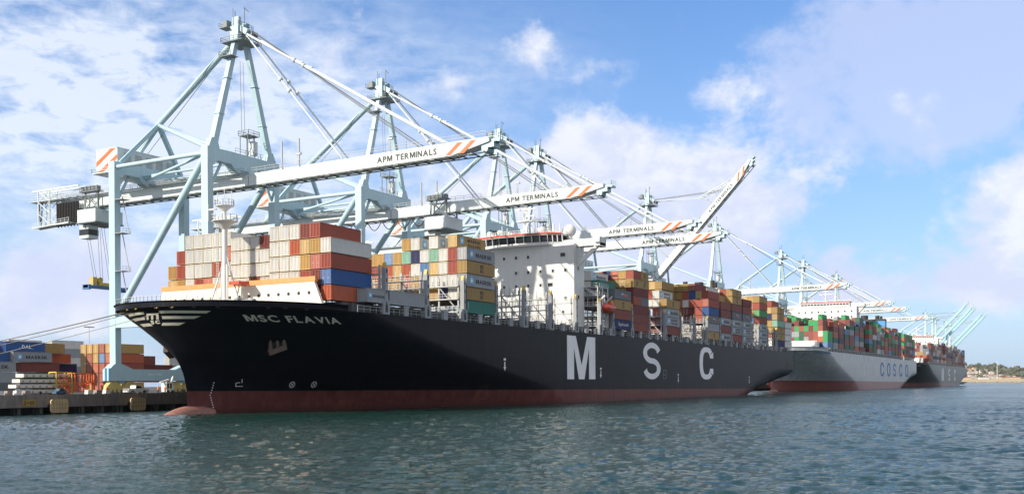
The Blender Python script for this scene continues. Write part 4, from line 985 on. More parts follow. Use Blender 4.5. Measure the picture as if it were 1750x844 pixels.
bay('second last bay before the stern', 238.0, {0: [nv, mu, mu, pg, mu, mu], 1: [None, None, ye, ye, nv, ye, rd]}, logos={(0, 1): 'msc', (0, 2): 'msc', (0, 4): 'msc', (0, 5): 'msc'})
bay('last bay at the stern', 251.0, {0: [w, w, w, w], 1: [None, None, None, w]})

# ---------------------------------------------------------------- yard stacks on the quay at the left
YG = 'containers stacked in the yard on the quay'
def yc(color, px0, tiers_z, y=142.7, L=12.19, logo=None, label='', Hc=2.86, door=False):
    container(color, px0, y, QZ+.02+tiers_z*2.88, L, Hc, door, logo, label, YG)
yc('blue', -31.0, 4, logo='dal', label='blue container with large white DAL lettering, topmost in the left yard stack')
yc('grey', -30.0, 3, y=141.0, logo='maersk', label='grey container with blue star square and dark letters, under the blue top one')
yc('brown', -27.2, 2, y=141.5, label='plain brown container below the star logo one, left yard stack')
yc('dark green', -27.0, 1, y=141.5, logo='capital', label='dark green container lettered CAPITAL in the left yard stack')
yc('grey', -27.6, 0, y=141.5, logo='maersk', label='grey lettered container at the bottom of the left yard stack')
yc('orange red', -41.6, 4, y=146, label='orange red container at the far left edge, top tier')
yc('blue', -42.6, 3, y=142, label='plain blue container at the far left edge, fourth tier')
yc('grey', -42.8, 2, y=139, logo='rsk', label='grey lettered container at the left picture edge, third tier')
yc('grey', -42.8, 1, y=139, label='plain grey container at left edge, second tier')
yc('slate grey', -42.8, 0, y=139, label='plain slate grey container at left edge, ground tier')
yc('mustard', -20.5, 4, y=148, label='mustard container in yard behind the blue DAL one')
yc('orange red', -16.9, 3, y=150, label='orange red container right of the star logo container')
yc('navy', -13.2, 2, y=152, label='navy container low at the right end of the left yard stack')
yc('slate grey', -12.4, 1, y=152, label='slate grey container under the navy one in the yard')
yc('grey', -12.4, 0, y=152, label='grey container on the ground under the slate one')
yc('white', 2.5, 5, y=190, logo='rsk', label='white lettered container half hidden behind the mustard one')
yc('white', 3.5, 4, y=190, logo='rsk', label='white lettered container half hidden behind the orange red one')
for i in range(5):
    c_ = 'grey' if i % 2 else 'white'
    container(c_, 13.5, 183, QZ+.02+(i+1)*2.88, 12.19, 2.8, False, None, '%s container end, %s tier just left of the yellow door ends' % (c_, ORD[i+1]), YG)
cols4 = [['red', 'orange red', 'yellow', 'yellow', 'yellow'], ['yellow', 'orange red', 'red', 'red', 'yellow'], ['red', 'red', 'orange red', 'yellow', 'yellow'], ['orange red', 'red', 'red', 'light blue', 'red'], ['yellow', 'red', 'red', 'orange red', 'yellow']]
for i, colr in enumerate(cols4):
    for k, c_ in enumerate(colr):
        container(c_, -3.6, 144.6-i*2.75, QZ+.02+k*2.88, 12.19, 2.8, True, None, '%s container, doors facing left, %s tier, %s column left of crane leg' % (c_, ORD[k], ('leftmost', 'second', 'third', 'fourth', 'rightmost')[i]), YG)
for k, (c_, x, y) in enumerate((('dark red', 10.6, 152), ('brown', 13.6, 148), ('dark red', 18.0, 145))):
    container(c_, x, y, QZ+.02+(4-k)*2.88, 12.19, 2.82, True, 'side_code' if k == 0 else None, '%s container right of the first crane leg, %s' % (c_, ('topmost', 'middle', 'lowest seen')[k]), YG)
container('brown', 18, 145, QZ+.02+2.88, 12.19, 2.82, True, None, 'brown container just above the sill beam right of the leg', YG)
for k in range(3):
    container(('mustard', 'white', 'orange red')[k], 33.5, 150, QZ+.02+(2+k)*2.88-(2.88 if k == 2 else 0)*0, 12.19, 2.82, False, None, '%s container seen close behind the black bow' % ('mustard', 'white', 'orange red')[k], YG) if k < 2 else None
mb = MB(); 
for i in range(12):
    for k in range(2): mb.box(-60+i*12.6, -60+i*12.6+12.2, 240, 242.4, QZ+k*2.88, QZ+k*2.88+2.8)
mb.build('yard_background_stacks', CM['grey'], kind='stuff', label='low grey container rows far back in the yard', cat='containers')

# ---------------------------------------------------------------- second and third ships
hm2 = hull_mat('grey_hull_paint', (.40, .42, .43), (.22, .045, .03), 5.6, 4.0, 290, 640, .35, .5, .6)
S2 = ship('second container ship with pale grey hull and blue COSCO lettering', 395, 20.6, 22.6, -57, hm2)
COSC = []
for c, p0, p1 in (('C', 500.2, 511), ('O', 526.5, 537), ('S', 551.5, 561), ('C', 579, 589.5), ('O', 606, 618)): big_letter(c, p0-6, p1-3, 8.0, 17.2, -.03, text_b, S2)
mb = MB(); hull_decal(mb, [text_poly('COSCO HARMONY', 26, 48, 17.0, 17.9, .03)], 395, 20.6/18.2); mb.build('ship_name', text_b, S2)
hm3 = hull_mat('dark_hull_paint', (.014, .012, .014), (.17, .04, .03), 3.0, 2.2, 690, 1040, .33, .5, .3)
S3 = ship('third and farthest container ship, black hull with small white MSC letters', 790, 19.2, 20.4, -57, hm3)
for c, p0, p1 in (('M', 822, 839), ('S', 876, 890), ('C', 925, 941)): big_letter(c, p0, p1, 4.8, 16.6, -.03, text_w, S3)
mb = MB(); hull_decal(mb, [text_poly('MSC ARIANE'[:3]+' ', 22, 26, 16.4, 17.3, .03)], 790, 19.2/18.2); mb.build('ship_name', text_c, S3)
for S, off, zd, hs0, ztop in ((S2, 395, 20.6, 442, 54.0), (S3, 790, 19.2, 838, 48)):
    sb = off-64
    mb = MB(); mb.box(sb, sb+.6, 4, 44, zd, zd+5.5); mb.box(sb+.61, sb+6, 4.1, 9, zd, zd+5.0); mb.build('breakwater', white_m, S)
    mb = MB(); mb.box(hs0, hs0+10, 5, 43, zd, ztop-3.2); mb.prism([(0.5, ztop-3.2), (47.5, ztop-3.2), (47.5, ztop-1.5), (0.5, ztop-1.5)], 'x', hs0+1, hs0+6)
    mb.prism([(0.6, ztop-3.2), (5.2, ztop-3.2), (5.2, ztop-8.5)], 'x', hs0+2, hs0+5)
    mb.prism([(47.4, ztop-3.2), (42.9, ztop-3.2), (42.9, ztop-8.5)], 'x', hs0+2, hs0+5)
    mb.box(hs0-.4, hs0+6.5, 9, 39, ztop-3.2, ztop-1.9); mb.box(hs0-.2, hs0+6.3, 9.2, 38.8, ztop-1.0, ztop-.3)
    for i in range(16): mb.box(hs0-.4, hs0-.1, 9.2+i*1.95, 9.5+i*1.95, ztop-1.9, ztop-1)
    hh = mb.build('deckhouse', white_m, S)
    b = MB(); b.box(hs0, hs0+6, 9.3, 38.7, ztop-1.89, ztop-1.01); b.build('wheelhouse_window', glass_m, hh)
    b = MB(); b.box(hs0-.6, hs0+6.5, 8.8, 39.2, ztop-.3, ztop+.1); b.build('visor', redor_m if S is S2 else orange_m, hh)
    for k in range(3):
        for i in range(9):
            b = MB(); y = 7.5+i*4; b.box(hs0-.05, hs0-.02, y, y+.9, ztop-6.5-k*3.4, ztop-5.5-k*3.4); b.build('window', glass_m, hh)
    b = MB(); b.tube((hs0+3, 24, ztop), (hs0+3, 24, ztop+9), .5, 8, .25); b.box(hs0+2.8, hs0+3.2, 20, 28, ztop+5, ztop+5.3); b.box(hs0+2.8, hs0+3.2, 22, 26, ztop+7, ztop+7.3); b.sphere((hs0+5, 32, ztop+1.2), 1, 12, 8); b.rail([(hs0, 9, ztop), (hs0, 39, ztop)], 1.1, 2, .07)
    b.build('radar_mast', white_m, hh)
    mb = MB()
    for i in range(44): mb.box(off-56+i*7.1, off-55.4+i*7.1, .1, .6, zd, zd+(2.0 if i % 2 else 2.3)); mb.box(off-56+i*7.1+2.3, off-56+i*7.1+2.6, .1, .5, zd, zd+1.9)
    mb.box(off-56, off+255, .1, .3, zd+1.0, zd+1.1); mb.box(off-56, off+255, .1, .3, zd+1.9, zd+2.0)
    mb.build('deck_stanchions', ltgrey_m, S)
    mb = MB(); mb.box(off-58, off+250, 3, 45, zd-.2, zd+1.8); mb.build('hatch_coaming', MATS['coaming_dark_grey'], S)
mb = MB(); mb.box(587, 594, 12, 36, 20.4, 49.5); f2 = mb.build('funnel_casing', mat('funnel_blue', (.06, .30, .70), .5), S2)
mb = MB(); mb.box(586.9, 594.1, 11.9, 36.1, 49.51, 51); 
for x, y, r_, h in ((590, 27, 2.6, 54), (591, 18, 1.5, 53.6), (589, 15, 1, 53)): mb.tube((x, y, 51), (x, y, h), r_, 14)
mb.build('exhaust_pipe', MATS['sooty_pipe'], f2)

def smooth_heights(rng, n, lo, hi):
    return [rng.randint(lo, hi) for _ in range(n)]
stuffA = MB()
def simple_cont(mb, x, y, z, L, Hc, col):
    Wd = 2.4; c = CM[col]
    mb.box(x, x+L, y, y+Wd, z, z+Hc-.07, c)
    n = 10
    for i in range(n): a = x+L*(i+.3)/n; mb.add([(a, y-.02, z+.2), (a+L*.35/n, y-.02, z+.2), (a+L*.35/n, y-.02, z+Hc-.25), (a, y-.02, z+Hc-.25)], [(0, 1, 2, 3)], FM[col])
    for i in range(4): a = y+.3+i*.5; mb.add([(x-.02, a, z+.2), (x-.02, a+.22, z+.2), (x-.02, a+.22, z+Hc-.25), (x-.02, a, z+Hc-.25)], [(0, 1, 2, 3)], FM[col])
def far_bays(off, zd, bays, palette, rng, limit, shipname, grp):
    made = 0; prev = None
    for bi, (s0, side, inner) in enumerate(bays):
        hts = []
        for r in range(18):
            f = min(1, r/3)
            h = side if r == 0 else (inner if r > 1 else (side+inner+1)//2)
            hts.append(max(1, h+(rng.choice((-1, 0, 0, 1)) if 0 < r else 0)))
        for r in range(18):
            for k in range(hts[r]):
                port = r == 0 or k >= hts[r-1]
                front = prev is None or k >= prev[r] or s0-prevs > 16
                top = k == hts[r]-1
                if not (port or front): continue
                col = palette(rng, k, r, bi)
                z = zd+2.05+k*2.9
                if made < limit and (port or front) and k >= 1:
                    container(col, s0, rowy(r), z, 12.19, 2.86, (r+k) % 3 == 0, 'codes' if False else None, '%s container, %s tier, %s row in, %s bay of the %s' % (col, ORD[k], ORD[r] if r else 'outermost', NB[min(bi, 10)], shipname), grp); made += 1
                else: simple_cont(stuffA, s0, rowy(r), z, 12.19, 2.9, col)
        prev = hts; prevs = s0
    return made
def pal2(rng, k, r, bi):
    f = bi
    wts = [('bright green', 3.4 if k >= 3 else 1.0), ('dark green', 2.2 if r == 0 else .6), ('red', 2.2), ('brown', 3.4 if k < 4 else 1.5), ('orange red', 1.0), ('grey', 1.3), ('white', .5), ('light blue', .9), ('navy', .4), ('dark red', 1.2)]
    return rng.choices([a for a, b in wts], [b for a, b in wts])[0]
def pal3(rng, k, r, bi):
    wts = [('grey', 3), ('white', 1.5), ('brown', 2.6), ('orange red', 1.6), ('mustard', 1.6), ('slate grey', 2), ('navy', 1), ('dark red', 1.2)]
    return rng.choices([a for a, b in wts], [b for a, b in wts])[0]
print('individual containers so far', NCONT)
bays2 = [(338, 3, 4), (352.5, 5, 5), (367, 5, 5), (382, 4, 6), (396, 6, 5), (411, 5, 6), (425.5, 7, 6), (456, 6, 6), (470.5, 7, 6), (485, 5, 6), (499.5, 6, 6), (514, 4, 6), (528.5, 6, 6), (543, 5, 7), (557.5, 5, 6), (572, 6, 6), (597, 6, 6), (611.5, 6, 6), (626, 6, 5), (640, 5, 5)]
bays2 = [(a, b, c) for a, b, c in bays2]
rg = random.Random(11)
far_bays(395, 20.6, bays2, pal2, rg, max(0, 296-NCONT), 'grey hulled ship', 'containers stacked on the grey ship')
bays3 = [(735+i*14.4, 4+(i % 3 > 0)+(i > 2), 5) for i in range(7)]+[(850+i*14.4, 5+((i*7) % 3 == 0), 6) for i in range(13)]
far_bays(790, 19.2, bays3, pal3, rg, 0, 'far ship', '')
stuffA.build('far_container_stacks', CM['grey'], kind='stuff', label='dense many coloured container stacks on the two farther ships', cat='containers')
# ---------------------------------------------------------------- ship-to-shore cranes (local: x along rail, y inland from the water side rail, z from quay)
def crane(raised, trolley_y, s, name_label, detail=True):
    t = empty('gantry_crane', (0, 0, 0)); HX = 10.8; G = 30.5; q = crane_m
    def part(nm, mb, m=q, par=None):
        return mb.build(nm, m, par or t)
    for x in (-HX, HX):
        for y in (0, G):
            b = MB(); b.box(x-.85, x+.85, y-1.0, y+1.0, 7.0, 54.6)
            for z in (16, 27, 38): b.box(x-.88, x+.88, y-1.03, y+1.03, z, z+.12)
            part('leg', b)
    for y in (0, G):
        b = MB(); pts = [(-13.6, 3.0), (13.6, 3.0), (13.6, 5.6), (12.0, 7.0), (9.6, 7.0), (6.5, 5.8), (-6.5, 5.8), (-9.6, 7.0), (-12.0, 7.0), (-13.6, 5.6)]
        b.prism(pts, 'y', y-1.1, y+1.1); part('sill_beam', b)
        if y == G: b = MB(); put_text(b, 'SWL 65 TONS', (0, y-1.13, 4.6), (1, 0, 0), (0, 0, 1), 4.2, .5, .02, text_w); part('beam_lettering', b, text_w)
    for y in (0, G):
        for x in (-9.4, 9.4):
            b = MB()
            b.prism([(x-1.2, 3.0), (x+1.2, 3.0), (x+.6, 2.3), (x-.6, 2.3)], 'y', y-.6, y+.6, crane_m)
            for dx in (-2.3, 2.3):
                b.prism([(x+dx-2.1, .85), (x+dx+2.1, .85), (x+dx+1.9, 1.9), (x+dx+.9, 2.85), (x+dx-.9, 2.85), (x+dx-1.9, 1.9)], 'y', y-.75, y+.75)
                for ddx in (-1.25, -.1, 1.1): b.box(x+dx+ddx-.35, x+dx+ddx+.35, y-.95, y-.76, .3, 1.3)
            bo = part('bogie', b, tan_m)
            b = MB()
            for k in range(8): xx = x-4+k*1.14; b.tube((xx, y-.4, .46), (xx, y+.4, .46), .46, 12)
            part('wheel', b, crane_dk, bo)
    b = MB()
    for x in (-13.9, 13.9):
        for dx in (-.5, .5): b.tube((x+dx, G-.9, 3.0), (x+dx, G-.9, 6.0), .25, 8)
    part('buffer', b, sky_b)
    for x in (-HX, HX):
        b = MB(); b.box(x-.8, x+.8, 1.0, G-1.0, 15.6, 18.2); part('portal_beam', b)
        b = MB(); b.tube((x, .6, 53.2), (x, G-1.2, 19.0), .8, 14); part('diagonal_brace', b)
        b = MB(); b.tube((x, 1.0, 54.0), (x, G-1, 54.0), .5, 12); b.tube((x*.97, 1.2, 53.8), (2.0*(1 if x > 0 else -1), G-1.0, 52.4), .35, 10); part('upper_tie', b)
    b = MB(); b.tube((-3, 1, 53), (-3, G-1, 53), .3, 8); b.tube((3, 1, 53), (3, G-1, 53), .3, 8); part('upper_tie', b)
    for y in (0, G):
        b = MB(); pts = [(-HX-.87, 55.3), (HX+.87, 55.3), (HX+.87, 52.6), (HX-1.2, 51.5), (HX-2.2, 52.5), (4.4, 52.5), (3.3, 51.4), (2.4, 50.8), (1.9, 50.8), (1.2, 51.6), (-1.2, 51.6), (-1.9, 50.8), (-2.4, 50.8), (-3.3, 51.4), (-4.4, 52.5), (-HX+2.2, 52.5), (-HX+1.2, 51.5), (-HX-.87, 52.6)]
        b.prism(pts, 'y', y-1.04, y+1.04); part('top_beam', b)
        b = MB(); b.tube((HX-1, y, 46.5), (6.6, y, 52.4), .35, 8); b.tube((-HX+1, y, 46.5), (-6.6, y, 52.4), .35, 8); part('knee_brace', b)
    # A-frame
    for sx in (-1, 1):
        b = MB(); b.beam((sx*9.3, 0, 55.3), (sx*1.5, 0, 82.5), 1.5, 1.5, 1.1, 1.1, side=(1, 0, 0)); b.prism([(sx*9.3-1.7, 55.3), (sx*9.3+1.7, 55.3), (sx*9.1+.7, 57.6), (sx*9.1-.9, 57.6)], 'y', -.74, .74)
        for f in (.3, .62): p = Vector((sx*9.3, 0, 55.3)).lerp(Vector((sx*1.5, 0, 82.5)), f); b.box(p.x-.9, p.x+.9, -.85, .85, p.z, p.z+.15)
        part('mast_leg', b)
    b = MB(); b.box(-2.2, 2.2, -1.2, 1.2, 81.8, 85.0); b.box(-1.8, -.9, -1, 1, 85, 87.2); b.box(.9, 1.8, -1, 1, 85, 86.4)
    b.beam((0, -1.2, 84.5), (0, -3.4, 83.2), 3.4, 1.2); hd = part('mast_head', b)
    b = MB(); b.box(-3.2, 3.2, -3.4, 3.2, 81.2, 81.35); b.rail([(-3.2, -3.4, 81.3), (3.2, -3.4, 81.3), (3.2, 3.2, 81.3), (-3.2, 3.2, 81.3), (-3.2, -3.4, 81.3)], 1.1, 1.2, .06)
    b.box(-3.4, -1, 1.2, 3.6, 84.6, 84.75); b.rail([(-3.4, 3.6, 84.7), (-1, 3.6, 84.7), (-1, 1.2, 84.7)], 1.1, 1, .06); b.rail([(-2.2, -1.2, 85), (2.2, -1.2, 85)], 1.1, 1, .06)
    b.box(-2.9, -1.4, 1.6, 3.0, 84.8, 86.4); b.box(-5.2, -2.8, -1.8, 1.8, 77.2, 77.35); b.rail([(-5.2, -1.8, 77.3), (-5.2, 1.8, 77.3), (-2.8, 1.8, 77.3)], 1.1, 1, .06)
    for x in (-1.9, 1.9): b.tube((x, -2.0, 82.6), (x, -2.0, 85.8), .1, 6)
    b.tube((-2.0, .5, 85), (-2.0, .5, 89.3), .08, 6); b.tube((1.2, 0, 85), (1.2, 0, 90.4), .12, 6); b.tube((1.2, 0, 90.2), (2.6, 0, 89.7), .07, 6); b.tube((-1.5, .3, 86), (-1.5, .3, 88.6), .08, 6)
    for x in (-.9, .9): b.tube((x, -3.5, 83.0), (x+.3, -3.5, 83.0), .8, 14)
    part('mast_platform', b, crane_dk, hd)
    # back stays and rear frame
    nd = (0, 27.5, 66.0)
    b = MB(); b.tube((0, 1, 83.2), nd, .72, 14); part('back_stay', b)
    for e in ((-9.4, G-.5, 55.3), (9.4, G-.5, 55.3), (0, 45, 50.6)):
        b = MB(); b.beam(nd, e, .95, .95); part('rear_strut', b)
    for sx in (-1, 1):
        b = MB(); b.tube(nd, (sx*6, 1.0, 54.9), .5, 12); part('rear_strut', b)
    # machinery house
    b = MB(); b.box(-9.0, 9.0, G+1.1, G+8.6, 53.7, 59.2); b.box(-9.1, 9.1, G+1.05, G+8.7, 59.2, 59.4); b.box(-10, 10, G+1.1, G+9, 53.35, 53.55)
    for k in range(5): b.box(-7+k*3.3, -5+k*3.3, G+1.04, G+1.08, 55.9, 58.4, ltgrey_m)
    mh = part('machinery_house', b, boom_m)
    b = MB()
    for (y0, z0, y1, z1, w_) in ((G+7.9, 57.2, G+.2, 61.1, 1.15), (G+7.9, 55.8, G-1.0, 60.1, 1.1)):
        pass
    b.add([(-9.03, G+8.55, 55.2), (-9.03, G+8.55, 56.4), (-9.03, G+3.6, 59.15), (-9.03, G+1.7, 59.15)], [(0, 1, 2, 3)]); b.add([(-9.03, G+8.3, 53.75), (-9.03, G+6.2, 53.75), (-9.03, G+1.15, 56.6), (-9.03, G+1.15, 57.7)], [(0, 1, 2, 3)]); part('house_stripe', b, orange_m, mh)
    b = MB(); b.rail([(-10, G+1.2, 53.5), (-10, G+9, 53.5), (10, G+9, 53.5), (10, G+1.2, 53.5)], 1.1, 1.6, .06); part('house_railing', b, crane_m, mh)
    # girder
    def girder(y0, y1, taper=False):
        b = MB(); z0, z1 = 47.7, 50.4
        L0, L1 = y0, y1
        if taper:
            pts = [(L0, z1), (L1, z1), (L1, z1-.9), (L1+9, z0), (L0, z0)]
        else: pts = [(L0, z0), (L1, z0), (L1, z1), (L0, z1)]
        b.prism(pts, 'x', -1.6, 1.6)
        ya, yb = min(y0, y1), max(y0, y1)
        for x in (-1.66, 1.6): b.box(x, x+.06, ya, yb, z1-.25, z1-.1); 
        n = int((yb-ya)/3.05)
        for i in range(n):
            yy = ya+1+i*3.05
            b.box(-1.9, 1.9, yy, yy+.25, z0-.22, z0-.002, crane_dk)
            if i % 3 == 1: b.box(-2.2, -1.2, yy-.5, yy+.7, z0-.5, z0-.23, crane_dk)
        for x in (-1.5, 1.5): b.box(x-.35, x+.35, ya+.3, yb-(0.3), z0-.3, z0-.221, crane_dk)
        return b
    gb = part('fixed_girder', girder(62, -3.4), boom_m)
    b = MB()
    for y in (0, G): b.beam((-1.9, y, 50.4), (-1.9, y, 51.9), .5, .9); b.beam((1.9, y, 50.4), (1.9, y, 51.9), .5, .9); b.box(-2.2, 2.2, y-.6, y+.6, 50.41, 50.9)
    part('girder_hanger', b)
    b = MB(); b.rail([(-2.3, 61, 50.4), (-2.3, -3, 50.4)], 1.1, 2.6, .05); b.box(-2.9, -1.7, -3, 61, 50.45, 50.52); b.rail([(-2.9, 61, 50.5), (-2.9, -3, 50.5)], 1.1, 2.6, .05); part('walkway', b, ltgrey_m)
    # floodlight platform on the seaside top beam
    b = MB(); b.box(.6, 4.2, -1.6, 1.6, 60.2, 60.35); b.rail([(.6, -1.6, 60.3), (4.2, -1.6, 60.3), (4.2, 1.6, 60.3), (.6, 1.6, 60.3), (.6, -1.6, 60.3)], 1.1, 1.2, .06)
    for x, y in ((.8, -1.2), (.8, 1.2), (3, -1.2), (3, 1.2)): b.tube((x, y, 55.3), (x, y, 60.3), .12, 6)
    b.tube((.8, -1.2, 55.3), (3, -1.2, 60.2), .08, 5); b.tube((3, -1.2, 55.3), (.8, -1.2, 60.2), .08, 5); b.box(3.1, 4.6, -.7, .7, 56.0, 59.3, boom_m); b.rail([(-3, -.9, 55.35), (7, -.9, 55.35)], 1.1, 1.5, .05)
    for x in (5.6, 6.6): b.tube((x, 0, 55.4), (x, 0, 56), .05, 5)
    part('service_platform', b, crane_dk)
    # boom (raised or level) with text and stripes on the bow-facing side
    piv = Vector((0, -3.6, 49.2)); A = R(47) if raised else R(.6)
    def rot(mb):
        for v in mb.v:
            d = v-piv; y, z = d.y, d.z
            v.y = piv.y+y*math.cos(A)+z*math.sin(A)*1; v.z = piv.z-y*math.sin(A)+z*math.cos(A)
        return mb
    bo = part('boom', rot(girder(-3.7, -68.0, True)), boom_m)
    b = MB(); put_text(b, 'APM TERMINALS', (-1.645, -47.9, 49.0), (0, -1, 0), (0, 0, 1), 15.2, 1.3, .03, text_k); part('boom_lettering', rot(b), text_k, bo)
    b = MB()
    for y in (-57.6, -60.8):
        b.add([(-1.645, y, 47.85), (-1.645, y-1.3, 47.85), (-1.645, y-4.2, 50.1), (-1.645, y-2.9, 50.1)], [(0, 1, 2, 3)])
    part('boom_stripe', rot(b), orange_m, bo)
    b = MB(); b.rail([(-2.2, -4, 50.4), (-2.2, -67.6, 50.4)], 1.1, 2.6, .05); b.rail([(2.2, -4, 50.4), (2.2, -67.6, 50.4)], 1.1, 5.2, .05)
    for y in (-14, -19, -44, -48): b.tube((-1.8, y, 50.4), (-1.8, y, 56.5 if y > -30 else 52.6), .22 if y > -30 else .1, 6)
    for y in (-18.9, -44): b.box(-2.0, -1.5, y-.6, y+.6, 52.9, 53.3)
    part('boom_walkway', rot(b), ltgrey_m, bo)
    b = MB(); b.beam((0, -68, 49.9), (0, -70.2, 49.6), 2.2, .5); b.tube((-1.3, -66.8, 48.2), (1.3, -66.8, 48.2), .75, 14); b.box(-1.2, 1.2, -68.9, -66.0, 48.4, 49.5); b.rail([(-1.6, -70.2, 49.8), (1.6, -70.2, 49.8)], 1.1, 1, .05); b.rail([(-1.6, -70.2, 49.8), (-1.6, -68, 49.8)], 1.1, 1, .05)
    part('boom_tip_sheave', rot(b), crane_m, bo)
    def bp(y, x=0, z=50.4):
        d = Vector((x, y, z))-piv; return Vector((x, piv.y+d.y*math.cos(A)+d.z*math.sin(A), piv.z-d.y*math.sin(A)+d.z*math.cos(A)))
    for sx in (-1, 1):
        if not raised:
            for yb, r_ in ((-57.5, .28), (-31.0, .20)):
                a = Vector((sx*1.3, -2.4, 83.2)); e = bp(yb, sx*1.3); b = MB(); b.tube(a, e, r_, 8)
                for f in ((.27, .32) if yb < -40 else (.38, .47)): p = a.lerp(e, f); b.sphere(p, .55, 8, 6)
                part('fore_stay', b, boom_m)
        else:
            m0 = Vector((sx*1.3, -9.5, 62)); b = MB(); b.tube(bp(-31, sx*1.3), bp(-20, sx*1.3, 56), .22, 8); b.tube(bp(-57.5, sx*1.3), bp(-42, sx*1.3, 57), .25, 8); b.tube(bp(-42, sx*1.3, 57), Vector((sx*1.3, -2.4, 83.2)), .12, 6); part('fore_stay', b, boom_m)
    b = MB()
    for x in (-.7, -.35, .35, .7): b.tube((x, -3.2, 84.0), bp(-53+abs(x)*3, x), .07, 4, cap=False)
    for x in (-.5, .5): b.tube((x, 1.0, 84), (x*3, G+3, 59.5), .06, 4, cap=False); b.tube((x+.8, .6, 77.5), (x+.8, .2, 61), .05, 4, cap=False)
    part('hoist_rope', b, wire_m)
    # trolley with machinery box, cab and headblock
    ty = trolley_y
    b = MB(); b.box(-4.2, 4.2, ty-3.4, ty+3.4, 43.4, 46.6, boom_m); b.box(-4.4, 4.4, ty-3.6, ty+3.6, 43.1, 43.4)
    for x in (-2.6, 2.6):
        for y in (-2.6, 2.6): b.beam((x, ty+y, 46.6), (x*.95, ty+y*.9, 51.4), .4, .4)
    for x in (-2.6, 2.6): b.tube((x, ty-2.6, 46.8), (x, ty+2.4, 51), .14, 6); b.tube((x, ty+2.6, 46.8), (x, ty-2.4, 51), .14, 6); b.box(x-.9, x+.9, ty-3.5, ty+3.5, 51.2, 51.4)
    b.box(-3.6, -1.9, ty-3.2, ty+3.2, 51.4, 51.5); b.rail([(-3.6, ty-3.4, 51.4), (-3.6, ty+3.4, 51.4)], 1.1, 1.2, .06)
    for k in range(5): b.box(-3.2, -2.0, ty-2.8+k*1.3, ty-1.9+k*1.3, 51.5, 52.6)
    tr = part('trolley', b, crane_dk)
    b = MB(); b.box(-2.8, .2, ty+1.0, ty+4.4, 39.6, 42.9, boom_m); b.box(-2.86, .26, ty+.94, ty+4.46, 40.4, 41.9, glass_m); b.box(-2.4, -.2, ty+1.4, ty+4.0, 42.9, 43.15); part('operator_cab', b, boom_m, tr)
    zs_ = 26.5 if ty > 30 else 34.5
    if ty > 30:
        b = MB()
        for x in (-2.9, -2.1, 2.1, 2.9):
            for y in (-2.4, 2.2): b.tube((x, ty+y, 43.2), (x*.9, ty-2+y*.5, zs_+2.4), .05, 4, cap=False)
        part('hoist_rope', b, wire_m, tr)
        b = MB(); yq = ty-2
        b.box(-6.1, 6.1, yq-.9, yq+.9, zs_, zs_+.7, blue_m); b.box(-6.1, -5.4, yq-1.2, yq+1.2, zs_-.4, zs_+.8, blue_m); b.box(5.4, 6.1, yq-1.2, yq+1.2, zs_-.4, zs_+.8, blue_m); b.box(-2.8, 2.8, yq-1.1, yq+1.1, zs_+.7, zs_+1.5, yellow_m)
        for x in (-2.3, 2.3): b.tube((x, yq-.9, zs_+2.1), (x, yq+.9, zs_+2.1), .75, 12, m=yellow_m)
        b.box(-4.5, -3.3, yq-.8, yq+.8, zs_+.7, zs_+2.8, tan_m)
        part('spreader', b, blue_m, tr)
    # festoon: hanging cable loops, and the lattice gantry at the rear
    b = MB()
    if ty > 30:
        for i in range(14):
            y = ty+5.0+i*.62; b.tube((-2.9, y, 49.4), (-2.9, y, 43.0+(i % 2)*.3), .16, 6); b.tube((-2.5, y+.2, 49.4), (-2.5, y+.2, 43.4), .16, 6)
    else:
        for i in range(int((60-ty)/5)):
            y = ty+4+i*5
            if y > 20: break
            pp = [Vector((-2.4, y+5*k/8, 47.3-2.6*math.sin(math.pi*k/8))) for k in range(9)]
            for a, c in zip(pp[:-1], pp[1:]): b.tube(a, c, .12, 5)
    part('festoon_cable', b, black_m)
    b = MB()
    for x in (-4.0, -1.8):
        for y in (63.5, 68): b.beam((x, y, 44.0), (x, y, 53.2), .25, .25)
        for k in range(3): b.tube((x, 63.5, 44+k*3), (x, 68, 47+k*3), .1, 5); b.tube((x, 68, 44+k*3), (x, 63.5, 47+k*3), .1, 5)
        b.beam((x, 52, 53.0), (x, 70.5, 53.0), .3, .4); b.beam((x, 56, 44.0), (x, 70.5, 43.4), .3, .3); b.rail([(x, 56, 44.1), (x, 70.5, 43.5)], 1.1, 1.5, .05); b.rail([(x, 52, 50.5), (x, 71.5, 50.5)], 1.1, 1.5, .05)
    for y in (53, 56, 59, 62, 65, 68): b.box(-4.1, 3, y, y+.2, 50.3, 50.5); b.box(-4.1, -1.7, y+2, y+2.2, 43.7, 43.85)
    b.box(-4.2, -1.6, 56, 71, 43.6, 43.7); b.box(-4.2, -1.2, 60, 71.5, 50.2, 50.32); b.tube((0, 45, 54), (-3, 70.5, 51), .1, 5)
    pp = [Vector((-3, 69-1.2*k/8, 50.2-6*math.sin(math.pi*k/8))) for k in range(9)]
    for a, c in zip(pp[:-1], pp[1:]): b.tube(a, c, .15, 5, m=black_m)
    part('rear_gantry', b, boom_m)
    # leg ladders and stairs with landings
    b = MB()
    for z in (20, 29, 38, 46): b.box(-HX-.9, -HX+1.6, G-3.6, G-1.05, z, z+.1); b.rail([(-HX-.9, G-3.6, z), (-HX+1.6, G-3.6, z)], 1.1, 1, .05)
    for k in range(3): b.tube((-HX+1.3, G-3.5, 20+k*9), (-HX+1.3, G-1.2, 29+k*9), .12, 5)
    part('access_ladder', b, ltgrey_m)
    return t
